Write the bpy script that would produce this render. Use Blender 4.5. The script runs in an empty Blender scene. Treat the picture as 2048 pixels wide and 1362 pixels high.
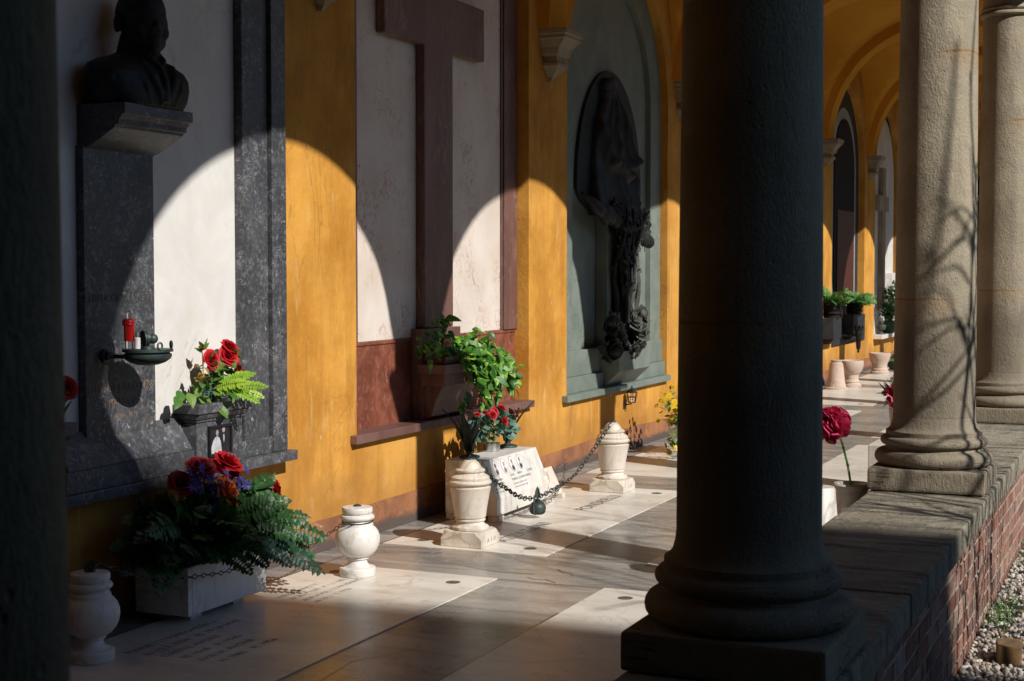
import bpy, bmesh, math, random
import numpy as np
from mathutils import Vector, Matrix, Quaternion
random.seed(7)
PI = math.pi
rad = math.radians
S = bpy.context.scene
COL = S.collection

# ------------------------------------------------------------------ camera
cam = bpy.data.cameras.new("camera")
camo = bpy.data.objects.new("camera", cam)
COL.objects.link(camo)
camo.location = (4.204, 0, 1.53)
camo.rotation_euler = (rad(90 - 2.653), 0, rad(23.503))
cam.sensor_width = 36
cam.lens = 3000 / 2048 * 36
cam.clip_start = .05
cam.clip_end = 2000
cam.dof.use_dof = True
cam.dof.focus_distance = 8.3
cam.dof.aperture_fstop = 12
S.camera = camo

# ------------------------------------------------------------------ sky, sun, exposure
SUN = Vector((1, -.415, .82)).normalized()          # towards the sun
W = bpy.data.worlds.new("World")
S.world = W
W.use_nodes = True
wn = W.node_tree
bg = wn.nodes["Background"]
sky = wn.nodes.new("ShaderNodeTexSky")
sky.sky_type = 'NISHITA'
sky.sun_disc = False
sky.dust_density = 0
sky.ozone_density = 2.6
sky.air_density = 1
sky.sun_elevation = math.asin(SUN.z)
sky.sun_rotation = math.atan2(SUN.x, SUN.y)
wn.links.new(sky.outputs[0], bg.inputs[0])
bg.inputs[1].default_value = .09
sl = bpy.data.lights.new("sun", 'SUN')
sl.energy = 5.0
sl.angle = rad(.53)
sl.color = (1, .955, .89)
so = bpy.data.objects.new("sun", sl)
COL.objects.link(so)
so.location = SUN * 40
so.rotation_euler = (-SUN).to_track_quat('-Z', 'Y').to_euler()
S.view_settings.view_transform = 'Standard'
S.view_settings.look = 'None'
S.view_settings.exposure = .12
S.view_settings.gamma = 1
S.cycles.use_denoising = True
S.cycles.max_bounces = 8
S.cycles.diffuse_bounces = 5
S.cycles.caustics_reflective = False
S.cycles.caustics_refractive = False

# ------------------------------------------------------------------ materials
class NT:
    def __init__(s, name, rough=.6, spec=.5, metal=0):
        s.m = bpy.data.materials.new(name)
        s.m.use_nodes = True
        s.t = s.m.node_tree
        s.b = s.t.nodes["Principled BSDF"]
        s.b.inputs["Roughness"].default_value = rough
        s.b.inputs["Specular IOR Level"].default_value = spec
        s.b.inputs["Metallic"].default_value = metal
        s.co = s.t.nodes.new("ShaderNodeTexCoord").outputs["Object"]

    def L(s, a, b):
        s.t.links.new(a, b)

    def map(s, scale=(1, 1, 1), rot=(0, 0, 0), loc=(0, 0, 0)):
        n = s.t.nodes.new("ShaderNodeMapping")
        n.inputs["Scale"].default_value = scale
        n.inputs["Rotation"].default_value = rot
        n.inputs["Location"].default_value = loc
        s.L(s.co, n.inputs[0])
        return n.outputs[0]

    def noise(s, scale, detail=5, rough=.55, dist=0, co=None):
        n = s.t.nodes.new("ShaderNodeTexNoise")
        n.inputs["Scale"].default_value = scale
        n.inputs["Detail"].default_value = detail
        n.inputs["Roughness"].default_value = rough
        n.inputs["Distortion"].default_value = dist
        s.L(co or s.co, n.inputs["Vector"])
        return n.outputs["Fac"]

    def voro(s, scale, feature='F1', co=None, rnd=1):
        n = s.t.nodes.new("ShaderNodeTexVoronoi")
        n.feature = feature
        n.inputs["Scale"].default_value = scale
        n.inputs["Randomness"].default_value = rnd
        s.L(co or s.co, n.inputs["Vector"])
        return n.outputs["Distance"]

    def attr(s, name="rnd"):
        n = s.t.nodes.new("ShaderNodeAttribute")
        n.attribute_name = name
        return n.outputs["Fac"]

    def sepz(s, i=2):
        n = s.t.nodes.new("ShaderNodeSeparateXYZ")
        s.L(s.co, n.inputs[0])
        return n.outputs[i]

    def math(s, op, a, b=None, c=None, clamp=False):
        n = s.t.nodes.new("ShaderNodeMath")
        n.operation = op
        n.use_clamp = clamp
        for i, v in enumerate((a, b, c)):
            if v is None:
                continue
            if isinstance(v, (int, float)):
                n.inputs[i].default_value = v
            else:
                s.L(v, n.inputs[i])
        return n.outputs[0]

    def band(s, v, lo, hi):
        """smooth 0..1 ramp of v between lo and hi"""
        n = s.t.nodes.new("ShaderNodeMapRange")
        n.interpolation_type = 'SMOOTHSTEP'
        n.inputs[1].default_value = lo
        n.inputs[2].default_value = hi
        s.L(v, n.inputs[0])
        return n.outputs[0]

    def vein(s, scale, width, detail=4, dist=.6, co=None):
        f = s.noise(scale, detail, .55, dist, co)
        f = s.math('ABSOLUTE', s.math('SUBTRACT', f, .5))
        return s.math('SUBTRACT', 1, s.band(f, 0, width))

    def mix(s, fac, a, b):
        n = s.t.nodes.new("ShaderNodeMix")
        n.data_type = 'RGBA'
        for sock, v in ((n.inputs[0], fac), (n.inputs[6], a), (n.inputs[7], b)):
            if isinstance(v, (int, float)):
                sock.default_value = v
            elif isinstance(v, tuple):
                sock.default_value = (*v, 1)
            else:
                s.L(v, sock)
        return n.outputs[2]

    def col(s, c):
        if isinstance(c, tuple):
            s.b.inputs["Base Color"].default_value = (*c, 1)
        else:
            s.L(c, s.b.inputs["Base Color"])
        return s

    def bump(s, h, strength=.5, dist=.01):
        n = s.t.nodes.new("ShaderNodeBump")
        n.inputs["Strength"].default_value = strength
        n.inputs["Distance"].default_value = dist
        s.L(h, n.inputs["Height"])
        s.L(n.outputs[0], s.b.inputs["Normal"])
        return s

    def rough(s, v):
        s.L(v, s.b.inputs["Roughness"])
        return s


def plain(name, c, rough=.6, metal=0, var=.15, scale=25, bump=0, spec=.5):
    n = NT(name, rough, spec, metal)
    f = n.noise(scale, 5)
    d = tuple(x * (1 - var * 1.6) for x in c)
    h = tuple(min(1, x * (1 + var)) for x in c)
    n.col(n.mix(n.band(f, .3, .7), d, h))
    if bump:
        n.bump(n.noise(scale * 3, 4), .6, bump)
    return n.m


def m_plaster():
    n = NT("ochre_plaster", .85, .2)
    a = n.noise(1.7, 6, .6)
    st = n.noise(6, 5, .6, .4, n.map((1, 1, .12)))
    fine = n.noise(38, 5, .65, 0, n.map((1, 1, .45)))
    c = n.mix(n.band(a, .33, .67), (.44, .192, .026), (.65, .325, .06))
    big = n.noise(.9, 5, .65, .6, n.map(loc=(4, 2, 8)))
    c = n.mix(n.math('MULTIPLY', n.band(big, .5, .66), .4), c, (.60, .34, .10))
    c = n.mix(n.math('MULTIPLY', n.band(st, .46, .72), .5), c, (.37, .16, .026))
    c = n.mix(n.math('MULTIPLY', n.band(fine, .5, .8), .3), c, (.74, .42, .12))
    smear = n.noise(2.3, 4, .6, .3, n.map((1, 1, .5), loc=(3, 1, 7)))
    c = n.mix(n.math('MULTIPLY', n.band(smear, .52, .72), .6), c, (.33, .15, .03))
    wash = n.noise(9, 5, .7, .2, n.map((1, 1, .22), loc=(9, 3, 2)))
    c = n.mix(n.math('MULTIPLY', n.band(wash, .54, .7), .45), c, (.66, .42, .17))
    crk = n.vein(1.3, .005, 6, .7, n.map((1, 1, .6), loc=(1, 5, 2)))
    c = n.mix(n.math('MULTIPLY', n.math('MULTIPLY', crk, n.band(n.noise(1.1, 2), .48, .58)), .4), c, (.22, .10, .02))
    chip = n.noise(16, 3, .5, 0, n.map((1, 1.6, .5), loc=(5, 2, 1)))
    c = n.mix(n.band(chip, .775, .79), c, (.74, .68, .58))
    # damp grime rising from the skirting
    z = n.sepz()
    g = n.math('ADD', z, n.math('MULTIPLY', n.noise(4, 4), -.5))
    c = n.mix(n.math('MULTIPLY', n.math('SUBTRACT', 1, n.band(g, -.1, .30)), .55), c, (.27, .125, .035))
    n.col(c)
    n.bump(n.math('ADD', n.noise(30, 6, .65), n.math('MULTIPLY', n.noise(5, 4), 2.0)), .45, .008)
    return n.m


def m_vault():
    n = NT("ochre_vault", .9, .15)
    a = n.noise(1.2, 6, .6)
    c = n.mix(n.band(a, .3, .7), (.56, .245, .024), (.68, .32, .04))
    n.col(c)
    n.bump(n.noise(20, 5), .3, .006)
    return n.m


def m_skirting():
    n = NT("worn_skirting_plaster", .9, .15)
    z = n.sepz()
    a = n.noise(3.5, 6, .65, .5)
    c = n.mix(n.band(a, .35, .65), (.20, .088, .05), (.33, .15, .075))
    o = n.noise(5, 5, .6, .3, n.map((1, 1, 1), loc=(2, 4, 3)))
    c = n.mix(n.math('MULTIPLY', n.band(o, .56, .66), .8), c, (.42, .16, .035))
    low = n.math('ADD', z, n.math('MULTIPLY', n.noise(9, 4), -.10))
    c = n.mix(n.math('SUBTRACT', 1, n.band(low, -.02, .03)), c, (.10, .075, .065))
    cr = n.vein(2.6, .006, 5, .8, n.map((1, 1, 2.2)))
    c = n.mix(n.math('MULTIPLY', cr, n.math('MULTIPLY', n.band(n.noise(2.2, 3), .52, .6), .6)), c, (.60, .46, .33))
    n.col(c)
    n.bump(n.noise(40, 5), .5, .006)
    return n.m


def m_marble(name, c1, c2, cv, rough=.35, vs=3.0, warm=None, vw=.05, stretch=(1, 1, 1)):
    n = NT(name, rough, .5)
    co = n.map(stretch, (.3, .2, .7))
    a = n.noise(2.2, 7, .62, .8, co)
    c = n.mix(n.band(a, .32, .68), c1, c2)
    v = n.vein(vs, vw, 6, 1.0, co)
    msk = n.band(n.noise(1.4, 4, .6, 0, co), .42, .62)
    c = n.mix(n.math('MULTIPLY', v, n.math('MULTIPLY', msk, .75)), c, cv)
    if name in ('carrara_marble', 'cream_marble', 'grey_white_stone'):
        sk = n.noise(14, 5, .65, .3, n.map((1, 1, .14), loc=(1, 7, 3)))
        c = n.mix(n.math('MULTIPLY', n.band(sk, .52, .72), .5), c, (.40, .35, .28))
        sm = n.noise(7, 6, .7, .5, n.map(loc=(8, 2, 5)))
        c = n.mix(n.math('MULTIPLY', n.band(sm, .56, .7), .45), c, (.36, .33, .29))
        dk = n.noise(42, 4, .75)
        c = n.mix(n.math('MULTIPLY', n.band(dk, .66, .74), .7), c, (.20, .18, .15))
    if warm:
        c = n.mix(n.math('MULTIPLY', n.band(n.noise(3.7, 4, .6, .5, co), .55, .75), .5), c, warm)
    sp = n.noise(60, 3)
    c = n.mix(n.math('MULTIPLY', n.band(sp, .6, .8), .25), c, cv)
    n.col(c)
    r = n.noise(9, 5, .65)
    n.rough(n.math('ADD', n.math('MULTIPLY', r, .25), rough - .12))
    n.bump(n.noise(90, 4), .12, .002)
    return n.m


def m_fossil():
    n = NT("fossil_grey_marble", .42, .5)
    a = n.noise(3, 6, .6)
    c = n.mix(n.band(a, .3, .7), (.034, .036, .041), (.072, .074, .081))
    fine = n.noise(45, 5, .7)
    c = n.mix(n.math('MULTIPLY', n.band(fine, .46, .7), .5), c, (.19, .19, .205))
    mot = n.noise(20, 5, .7, .8)
    c = n.mix(n.math('MULTIPLY', n.band(mot, .5, .7), .45), c, (.035, .036, .042))
    v = n.vein(24, .05, 3, 1.8)
    msk = n.band(n.noise(7.5, 4, .65), .48, .6)
    c = n.mix(n.math('MULTIPLY', n.math('MULTIPLY', v, msk), .6), c, (.30, .30, .32))
    vo = n.t.nodes.new("ShaderNodeVectorMath")
    vo.operation = 'MULTIPLY_ADD'
    nn = n.t.nodes.new("ShaderNodeTexNoise")
    nn.inputs["Scale"].default_value = 9
    n.L(n.co, nn.inputs["Vector"])
    n.L(nn.outputs["Color"], vo.inputs[0])
    vo.inputs[1].default_value = (.09, .09, .09)
    n.L(n.co, vo.inputs[2])
    d = n.voro(21, 'F1', vo.outputs[0])
    ring = n.math('SUBTRACT', 1, n.band(n.math('ABSOLUTE', n.math('SUBTRACT', d, .22)), .0, .05))
    ring = n.math('MULTIPLY', ring, n.band(n.noise(17, 3, .55, .6, n.map(loc=(4, 4, 4))), .46, .56))
    c = n.mix(n.math('MULTIPLY', ring, .8), c, (.36, .36, .37))
    dust = n.vein(2.2, .008, 3, .5)
    c = n.mix(n.math('MULTIPLY', dust, .1), c, (.33, .29, .24))
    n.col(c)
    n.rough(n.math('ADD', n.math('MULTIPLY', fine, .3), .3))
    n.bump(fine, .1, .002)
    return n.m


def m_red():
    n = NT("red_breccia_marble", .45, .45)
    a = n.noise(6, 6, .65, .8)
    c = n.mix(n.band(a, .3, .7), (.13, .038, .022), (.26, .085, .05))
    f = n.noise(26, 4, .6, .6)
    c = n.mix(n.math('MULTIPLY', n.band(f, .5, .7), .5), c, (.31, .125, .085))
    w = n.noise(22, 5, .75, 1.2, n.map((1, 1, .55)))
    msk = n.band(n.noise(3.2, 3), .46, .62)
    c = n.mix(n.math('MULTIPLY', n.math('MULTIPLY', n.band(w, .58, .68), msk), .8), c, (.55, .45, .42))
    n.col(c)
    n.bump(n.noise(60, 4), .15, .003)
    return n.m


def m_pinkvein():
    n = NT("pink_veined_white_marble", .4, .5)
    a = n.noise(2.5, 6, .6)
    c = n.mix(n.band(a, .3, .7), (.62, .53, .46), (.72, .65, .59))
    v = n.vein(13, .035, 5, 1.3, n.map((1, 1, .7)))
    msk = n.band(n.noise(3, 4, .6), .42, .66)
    c = n.mix(n.math('MULTIPLY', n.math('MULTIPLY', v, msk), .85), c, (.42, .18, .11))
    y = n.noise(4, 4, .6, .5, n.map(loc=(3, 3, 3)))
    c = n.mix(n.math('MULTIPLY', n.band(y, .55, .75), .35), c, (.62, .47, .29))
    sp = n.noise(30, 4, .7, 1)
    c = n.mix(n.math('MULTIPLY', n.band(sp, .64, .74), .55), c, (.36, .15, .09))
    n.col(c)
    return n.m


def m_sandstone(name="grey_sandstone", k=1.0, rust=True):
    n = NT(name, .95, .15)
    a = n.noise(2.2, 6, .6, .3)
    c = n.mix(n.band(a, .3, .7), (.29 * k, .245 * k, .18 * k), (.43 * k, .37 * k, .275 * k))
    f = n.noise(70, 5, .75)
    c = n.mix(n.math('MULTIPLY', n.band(f, .45, .75), .45), c, (.165 * k, .14 * k, .105 * k))
    st = n.noise(7, 5, .6, .4, n.map((1, 1, .1)))
    c = n.mix(n.math('MULTIPLY', n.band(st, .5, .72), .55), c, (.17 * k, .145 * k, .11 * k))
    bl = n.noise(1.3, 5, .65, .4, n.map(loc=(6, 1, 2)))
    c = n.mix(n.math('MULTIPLY', n.band(bl, .52, .68), .4), c, (.46 * k, .40 * k, .31 * k))
    if rust:
        z = n.sepz()
        wob = n.math('ADD', z, n.math('MULTIPLY', n.math('SUBTRACT', n.noise(5, 3), .5), .05))
        for h in (.853, 1.945):
            dd = n.math('ABSOLUTE', n.math('SUBTRACT', wob, h))
            ln = n.math('SUBTRACT', 1, n.band(dd, 0, .008))
            ms = n.band(n.noise(4, 3, .5, 0, n.map(loc=(h, 1, 2))), .45, .6)
            c = n.mix(n.math('MULTIPLY', n.math('MULTIPLY', ln, ms), .75), c, (.30 * k, .12 * k, .03 * k))
            ln2 = n.math('SUBTRACT', 1, n.band(n.math('ABSOLUTE', n.math('SUBTRACT', wob, h - .03)), 0, .06))
            c = n.mix(n.math('MULTIPLY', n.math('MULTIPLY', ln2, ms), .28), c, (.36 * k, .22 * k, .09 * k))
        # darker towards the bottom
        c = n.mix(n.math('MULTIPLY', n.math('SUBTRACT', 1, n.band(wob, .62, .86)), .42), c, (.115 * k, .10 * k, .082 * k))
    ck = n.math('MULTIPLY', n.vein(1.5, .005, 5, .25, n.map((1, 1, 6.5), loc=(2, 1, 4))), n.band(n.noise(3, 2), .46, .54))
    low = n.math('SUBTRACT', 1, n.band(n.sepz(), .22 + 0, .26)) if rust else 0
    ck = n.math('MULTIPLY', ck, low)
    c = n.mix(n.math('MULTIPLY', ck, .9), c, (.02 * k, .017 * k, .014 * k))
    n.col(c)
    tool = n.noise(120, 4, .7, 0, n.map((1, 1, .55)))
    h = n.math('ADD', n.math('MULTIPLY', tool, .8), n.math('MULTIPLY', n.noise(60, 6, .75, 0, n.map((1, 1, .4))), .45))
    pit = n.math('SUBTRACT', 1, n.band(n.voro(26), .05, .16))
    pit = n.math('MULTIPLY', pit, n.band(n.noise(3.5, 3), .5, .6))
    h = n.math('SUBTRACT', h, n.math('MULTIPLY', pit, .7))
    h = n.math('ADD', h, n.math('MULTIPLY', n.noise(7, 5, .65), 1.6))
    h = n.math('SUBTRACT', h, n.math('MULTIPLY', ck, 1.5))
    n.bump(h, .75, .010)
    return n.m


def m_coping():
    n = NT("weathered_coping_stone", .95, .08)
    a = n.noise(2.6, 7, .65, .5)
    c = n.mix(n.band(a, .3, .7), (.22, .195, .15), (.36, .325, .25))
    st = n.noise(8, 6, .65, .3, n.map((.35, 1.6, 1)))
    c = n.mix(n.math('MULTIPLY', n.band(st, .46, .68), .85), c, (.085, .079, .068))
    lich = n.noise(19, 5, .75, .4, n.map(loc=(5, 5, 5)))
    c = n.mix(n.math('MULTIPLY', n.band(lich, .58, .68), .5), c, (.42, .40, .33))
    f = n.noise(80, 4, .7)
    c = n.mix(n.math('MULTIPLY', n.band(f, .5, .75), .4), c, (.32, .30, .25))
    n.col(c)
    n.bump(n.math('ADD', n.noise(60, 5, .7), n.math('MULTIPLY', n.noise(14, 4), 2.2)), .9, .014)
    return n.m


def m_brick():
    n = NT("old_red_brick", .9, .2)
    r = n.attr()
    c = n.mix(n.band(r, 0, .5), (.17, .09, .07), (.31, .13, .088))
    c = n.mix(n.band(r, .5, 1), c, (.42, .27, .21))
    a = n.noise(14, 6, .7, .4)
    c = n.mix(n.math('MULTIPLY', n.band(a, .5, .7), .6), c, (.42, .33, .26))
    b = n.noise(9, 5, .7, .4, n.map(loc=(2, 2, 2)))
    c = n.mix(n.math('MULTIPLY', n.band(b, .5, .68), .8), c, (.13, .09, .075))
    lime = n.noise(11, 6, .75, .6, n.map((1, 1, .5), loc=(7, 7, 7)))
    c = n.mix(n.math('MULTIPLY', n.band(lime, .5, .64), .75), c, (.42, .355, .29))
    n.col(c)
    n.bump(n.math('ADD', n.noise(60, 6, .75), n.math('MULTIPLY', n.noise(18, 5, .7), 1.6)), 1, .012)
    return n.m


def m_mortar():
    n = NT("lime_mortar", .95, .1)
    a = n.noise(12, 6, .7)
    n.col(n.mix(n.band(a, .35, .65), (.30, .265, .21), (.50, .455, .37)))
    n.bump(n.noise(50, 5, .7), .9, .01)
    return n.m


def m_greyfloor():
    n = NT("grey_floor_marble", .3, .32)
    co = n.map((1, 1, 1), (0, 0, rad(-12)))
    co2 = n.map((.45, 2.2, 1), (0, 0, rad(-14)))
    a = n.noise(1.6, 7, .65, .9, co2)
    c = n.mix(n.band(a, .3, .7), (.17, .16, .15), (.37, .35, .325))
    b = n.noise(3.2, 6, .65, .7, co2)
    c = n.mix(n.math('MULTIPLY', n.band(b, .48, .7), .8), c, (.10, .098, .10))
    w = n.noise(2.1, 5, .6, .5, co)
    c = n.mix(n.math('MULTIPLY', n.band(w, .52, .72), .45), c, (.36, .29, .21))
    v = n.vein(2.4, .012, 6, .9, co)
    c = n.mix(n.math('MULTIPLY', v, .35), c, (.48, .46, .43))
    sp = n.noise(55, 4, .7)
    c = n.mix(n.math('MULTIPLY', n.band(sp, .6, .78), .4), c, (.1, .09, .085))
    n.col(c)
    r = n.noise(5, 6, .7)
    n.rough(n.math('ADD', n.math('MULTIPLY', r, .34), .13))
    n.bump(n.noise(70, 4), .12, .002)
    return n.m


def m_slab():
    n = NT("white_slab_marble", .26, .32)
    co = n.map((.55, 1.5, 1), (0, 0, rad(-15)))
    a = n.noise(2.0, 7, .62, .9, co)
    c = n.mix(n.band(a, .3, .7), (.58, .54, .48), (.73, .70, .645))
    v = n.noise(4, 6, .65, 1.0, co)
    c = n.mix(n.math('MULTIPLY', n.band(v, .5, .72), .6), c, (.36, .335, .31))
    gr = n.noise(1.1, 6, .7, .6, n.map(loc=(3, 8, 1)))
    c = n.mix(n.math('MULTIPLY', n.band(gr, .52, .68), .4), c, (.34, .29, .235))
    sp = n.noise(45, 4, .75)
    c = n.mix(n.math('MULTIPLY', n.band(sp, .62, .74), .5), c, (.24, .21, .18))
    w = n.noise(2.6, 4, .6, .4)
    c = n.mix(n.math('MULTIPLY', n.band(w, .54, .76), .4), c, (.56, .42, .27))
    cr = n.vein(1.7, .006, 5, .6)
    c = n.mix(n.math('MULTIPLY', cr, .4), c, (.25, .22, .19))
    n.col(c)
    r = n.noise(5, 6, .7)
    n.rough(n.math('ADD', n.math('MULTIPLY', r, .32), .17))
    n.bump(n.noise(80, 4), .08, .002)
    return n.m


def m_bronze(name, c1, c2, rough=.5):
    n = NT(name, rough, .5, .35)
    a = n.noise(9, 6, .65)
    c = n.mix(n.band(a, .35, .65), c1, c2)
    g = n.noise(26, 5, .7, .3)
    c = n.mix(n.math('MULTIPLY', n.band(g, .55, .75), .4), c, (c2[0] * 1.6, c2[1] * 1.9, c2[2] * 1.8))
    n.col(c)
    n.bump(n.noise(50, 5, .7), .3, .004)
    return n.m


def m_leaf(name, c1, c2, c3=None, rough=.4, trans=.25, mottled=0):
    n = NT(name, rough, .5)
    r = n.attr()
    c = n.mix(r, c1, c2)
    if c3:
        n_ = n.noise(mottled or 60, 3, .5, .5)
        c = n.mix(n.band(n_, .52, .62), c, c3)
    n.col(c)
    # thin translucent blade: diffuse transmission mixed under the Principled shader
    tr = n.t.nodes.new("ShaderNodeBsdfTranslucent")
    n.L(c, tr.inputs[0])
    mx = n.t.nodes.new("ShaderNodeMixShader")
    mx.inputs[0].default_value = trans
    n.L(n.b.outputs[0], mx.inputs[1])
    n.L(tr.outputs[0], mx.inputs[2])
    n.L(mx.outputs[0], n.t.nodes["Material Output"].inputs[0])
    return n.m


def m_glass(name, c=(1, 1, 1)):
    n = NT(name, .05, .5)
    n.b.inputs["Transmission Weight"].default_value = .9
    n.col(c)
    return n.m


def m_pebble():
    n = NT("mixed_gravel", .85, .3)
    r = n.attr()
    ra = n.t.nodes.new("ShaderNodeValToRGB")
    e = ra.color_ramp.elements
    e[0].color = (.30, .28, .25, 1)
    e[1].position = 1
    e[1].color = (.50, .47, .43, 1)
    for p, c in ((.2, (.22, .21, .20)), (.4, (.55, .52, .47)), (.55, (.40, .27, .19)), (.7, (.62, .60, .56)), (.85, (.30, .22, .17))):
        q = e.new(p)
        q.color = (*c, 1)
    n.L(r, ra.inputs[0])
    n.col(ra.outputs[0])
    n.bump(n.noise(120, 4), .3, .003)
    return n.m


M = dict(
    plaster=m_plaster(), vault=m_vault(), skirt=m_skirting(),
    white=m_marble("white_panel_marble", (.62, .60, .57), (.72, .70, .67), (.46, .42, .37), .45, 2.5, (.64, .59, .52), .02),
    carrara=m_marble("carrara_marble", (.60, .58, .54), (.72, .70, .66), (.34, .32, .31), .42, 3.4, (.56, .46, .33), .06),
    cream=m_marble("cream_marble", (.56, .50, .42), (.68, .63, .56), (.34, .28, .21), .5, 4, (.52, .38, .24), .05),
    planter=m_marble("grey_white_stone", (.64, .64, .64), (.74, .74, .73), (.42, .41, .40), .6, 5),
    fossil=m_fossil(), red=m_red(), pink=m_pinkvein(),
    mauve=m_marble("mauve_red_marble", (.115, .056, .046), (.185, .098, .082), (.28, .17, .14), .45, 8, None, .03, (1, 1, .25)),
    green=m_marble("green_grey_stone", (.135, .165, .14), (.195, .23, .20), (.10, .115, .10), .6, 3.5, (.21, .21, .165), .02),
    sand=m_sandstone(), coping=m_coping(), brick=m_brick(), mortar=m_mortar(),
    corbel=m_sandstone("pale_corbel_stone", 1.0, False),
    grey=m_greyfloor(), slab=m_slab(),
    bronze=m_bronze("dark_bronze", (.008, .009, .009), (.022, .025, .024), .6),
    bronzef=m_bronze("figure_bronze", (.010, .011, .010), (.032, .034, .031), .58),
    bronzeg=m_bronze("green_bronze", (.02, .032, .03), (.045, .07, .064), .5),
    bronzer=m_bronze("weathered_lit_bronze", (.045, .048, .042), (.10, .105, .09), .7),  # weathered metal; also paints sunlight on the right-hand roses and stems
    iron=m_bronze("chain_iron", (.02, .024, .022), (.06, .075, .066), .6),
    darkiron=m_bronze("dark_iron", (.008, .008, .009), (.02, .02, .021), .55),
    tin=plain("brushed_tin", (.55, .55, .55), .35, 1, .1, 60),
    letter=plain("engraved_letter", (.13, .12, .115), .8, 0, .3, 40),
    letterfaint=plain("worn_letter", (.32, .30, .275), .8, 0, .4, 25),
    lettergold=plain("bronze_letter", (.26, .17, .11), .6, 0, .2, 40),
    plug=plain("slab_plug", (.13, .12, .11), .6, .2, .35, 60),
    redplastic=plain("red_plastic", (.62, .012, .010), .35, 0, .05, 20),
    whiteplastic=plain("white_plastic", (.75, .74, .72), .4, 0, .05),
    blackplastic=plain("black_plastic", (.012, .012, .014), .35),
    glass=m_glass("clear_bulb_glass"),
    terracotta=plain("dull_brown_pot", (.13, .06, .042), .7, 0, .2),
    pinkstone=m_marble("worn_pink_stone", (.44, .33, .27), (.56, .45, .38), (.30, .22, .17), .8, 6, (.40, .35, .28), .05),
    gravel=m_pebble(),
    ground=plain("pebbly_soil", (.15, .135, .115), .95, 0, .35, 60, .02),
    darkstone=plain("dark_slate", (.028, .030, .035), .6, 0, .25, 12, spec=.25),
    brownred=plain("red_brown_stone", (.08, .022, .014), .5, 0, .2, 12),
    paleblue=plain("pale_stone_strip", (.30, .33, .33), .5, 0, .1),
    blackstone=plain("black_stone", (.010, .009, .009), .7, spec=.15),
    church=plain("church_plaster", (.06, .05, .042), .9, 0, .2, 3),
    roof=plain("roof_tile", (.26, .11, .07), .85, 0, .3, 8),
    soil=plain("potting_soil", (.03, .022, .015), .95, 0, .3, 40, .01),
    photo_dark=plain("photo_dark", (.022, .020, .024), .3),
    photo_white=plain("photo_white", (.50, .50, .53), .3),
    photo_grey=plain("photo_grey", (.30, .28, .27), .3),
    photo_sepia=plain("photo_sepia", (.11, .045, .035), .3),
    photo_brown=plain("photo_brown", (.20, .15, .12), .3),
    enamel=plain("white_enamel", (.78, .77, .75), .2),
    skinphoto=plain("photo_face", (.52, .46, .41), .3),
    fern=m_leaf("fern_leaf", (.012, .055, .011), (.036, .125, .022), None, .45, .22),
    fernblue=m_leaf("blue_green_fern", (.008, .042, .026), (.022, .09, .046), None, .45, .2),
    fernlight=m_leaf("bright_fern_leaf", (.22, .42, .03), (.38, .55, .06), None, .5, .3),
    ivy=m_leaf("pothos_leaf", (.016, .08, .008), (.08, .25, .018), (.25, .42, .045), .45, .22, 16),
    euca=m_leaf("eucalyptus_leaf", (.05, .125, .085), (.11, .21, .155), None, .55, .2),
    rosegreen=m_leaf("rose_leaf", (.05, .15, .02), (.16, .27, .05), None, .5, .25),
    dryleaf=m_leaf("dry_leaf", (.22, .10, .03), (.50, .38, .04), None, .6, .2),
    stem=plain("green_stem", (.12, .26, .05), .6),
    redpetal=m_leaf("red_petal", (.30, .004, .008), (.58, .012, .02), None, .55, .18),
    darkred=m_leaf("dark_red_petal", (.20, .004, .008), (.40, .01, .014), None, .55, .18),
    orangepetal=m_leaf("orange_petal", (.50, .07, .01), (.62, .14, .02), None, .55, .2),
    purple=m_leaf("purple_petal", (.05, .03, .20), (.13, .075, .38), None, .55, .2),
    lavender=m_leaf("lavender_sprig", (.12, .10, .26), (.08, .23, .18), None, .6, .2),
    pinkpetal=m_leaf("crimson_petal", (.42, .015, .07), (.75, .08, .20), None, .55, .2),
    palepink=m_leaf("pale_pink_petal", (.62, .30, .30), (.74, .46, .42), None, .55, .2),
    whitepetal=m_leaf("white_petal", (.66, .68, .58), (.78, .78, .72), None, .6, .2),
    yellow=m_leaf("yellow_petal", (.70, .42, .01), (.78, .56, .02), None, .5, .2),
    grass=m_leaf("grass_blade", (.05, .13, .02), (.12, .25, .04), None, .6, .25),
    lawn=plain("lawn_grass", (.035, .055, .018), .95, 0, .4, 20),
    wingwall=plain("dark_wing_plaster", (.13, .085, .045), .9, 0, .2, 3),
    bark=plain("shrub_bark", (.11, .085, .06), .9, 0, .2, 30),
    cedar=m_leaf("cedar_frond", (.05, .15, .03), (.12, .26, .06), None, .6, .2),
)


# ------------------------------------------------------------------ object helpers
def tag(o, label=None, cat=None, group=None, kind=None):
    if label: o["label"] = label
    if cat: o["category"] = cat
    if group: o["group"] = group
    if kind: o["kind"] = kind
    return o


def thing(name, label, cat, loc, group=None):
    o = bpy.data.objects.new(name, None)
    o.empty_display_size = .1
    o.location = loc
    COL.objects.link(o)
    return tag(o, label, cat, group, "thing")


def dup(root, loc, label, rotz=0):
    r = root.copy()
    COL.objects.link(r)
    r.location = loc
    r.rotation_euler = (0, 0, rotz)
    r["label"] = label
    for ch in list(root.children):
        c = ch.copy()
        COL.objects.link(c)
        c.parent = r
        for g in list(ch.children):
            d = g.copy()
            COL.objects.link(d)
            d.parent = c
    return r


def rootloc(p):
    while p.parent:
        p = p.parent
    return p.location


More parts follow.
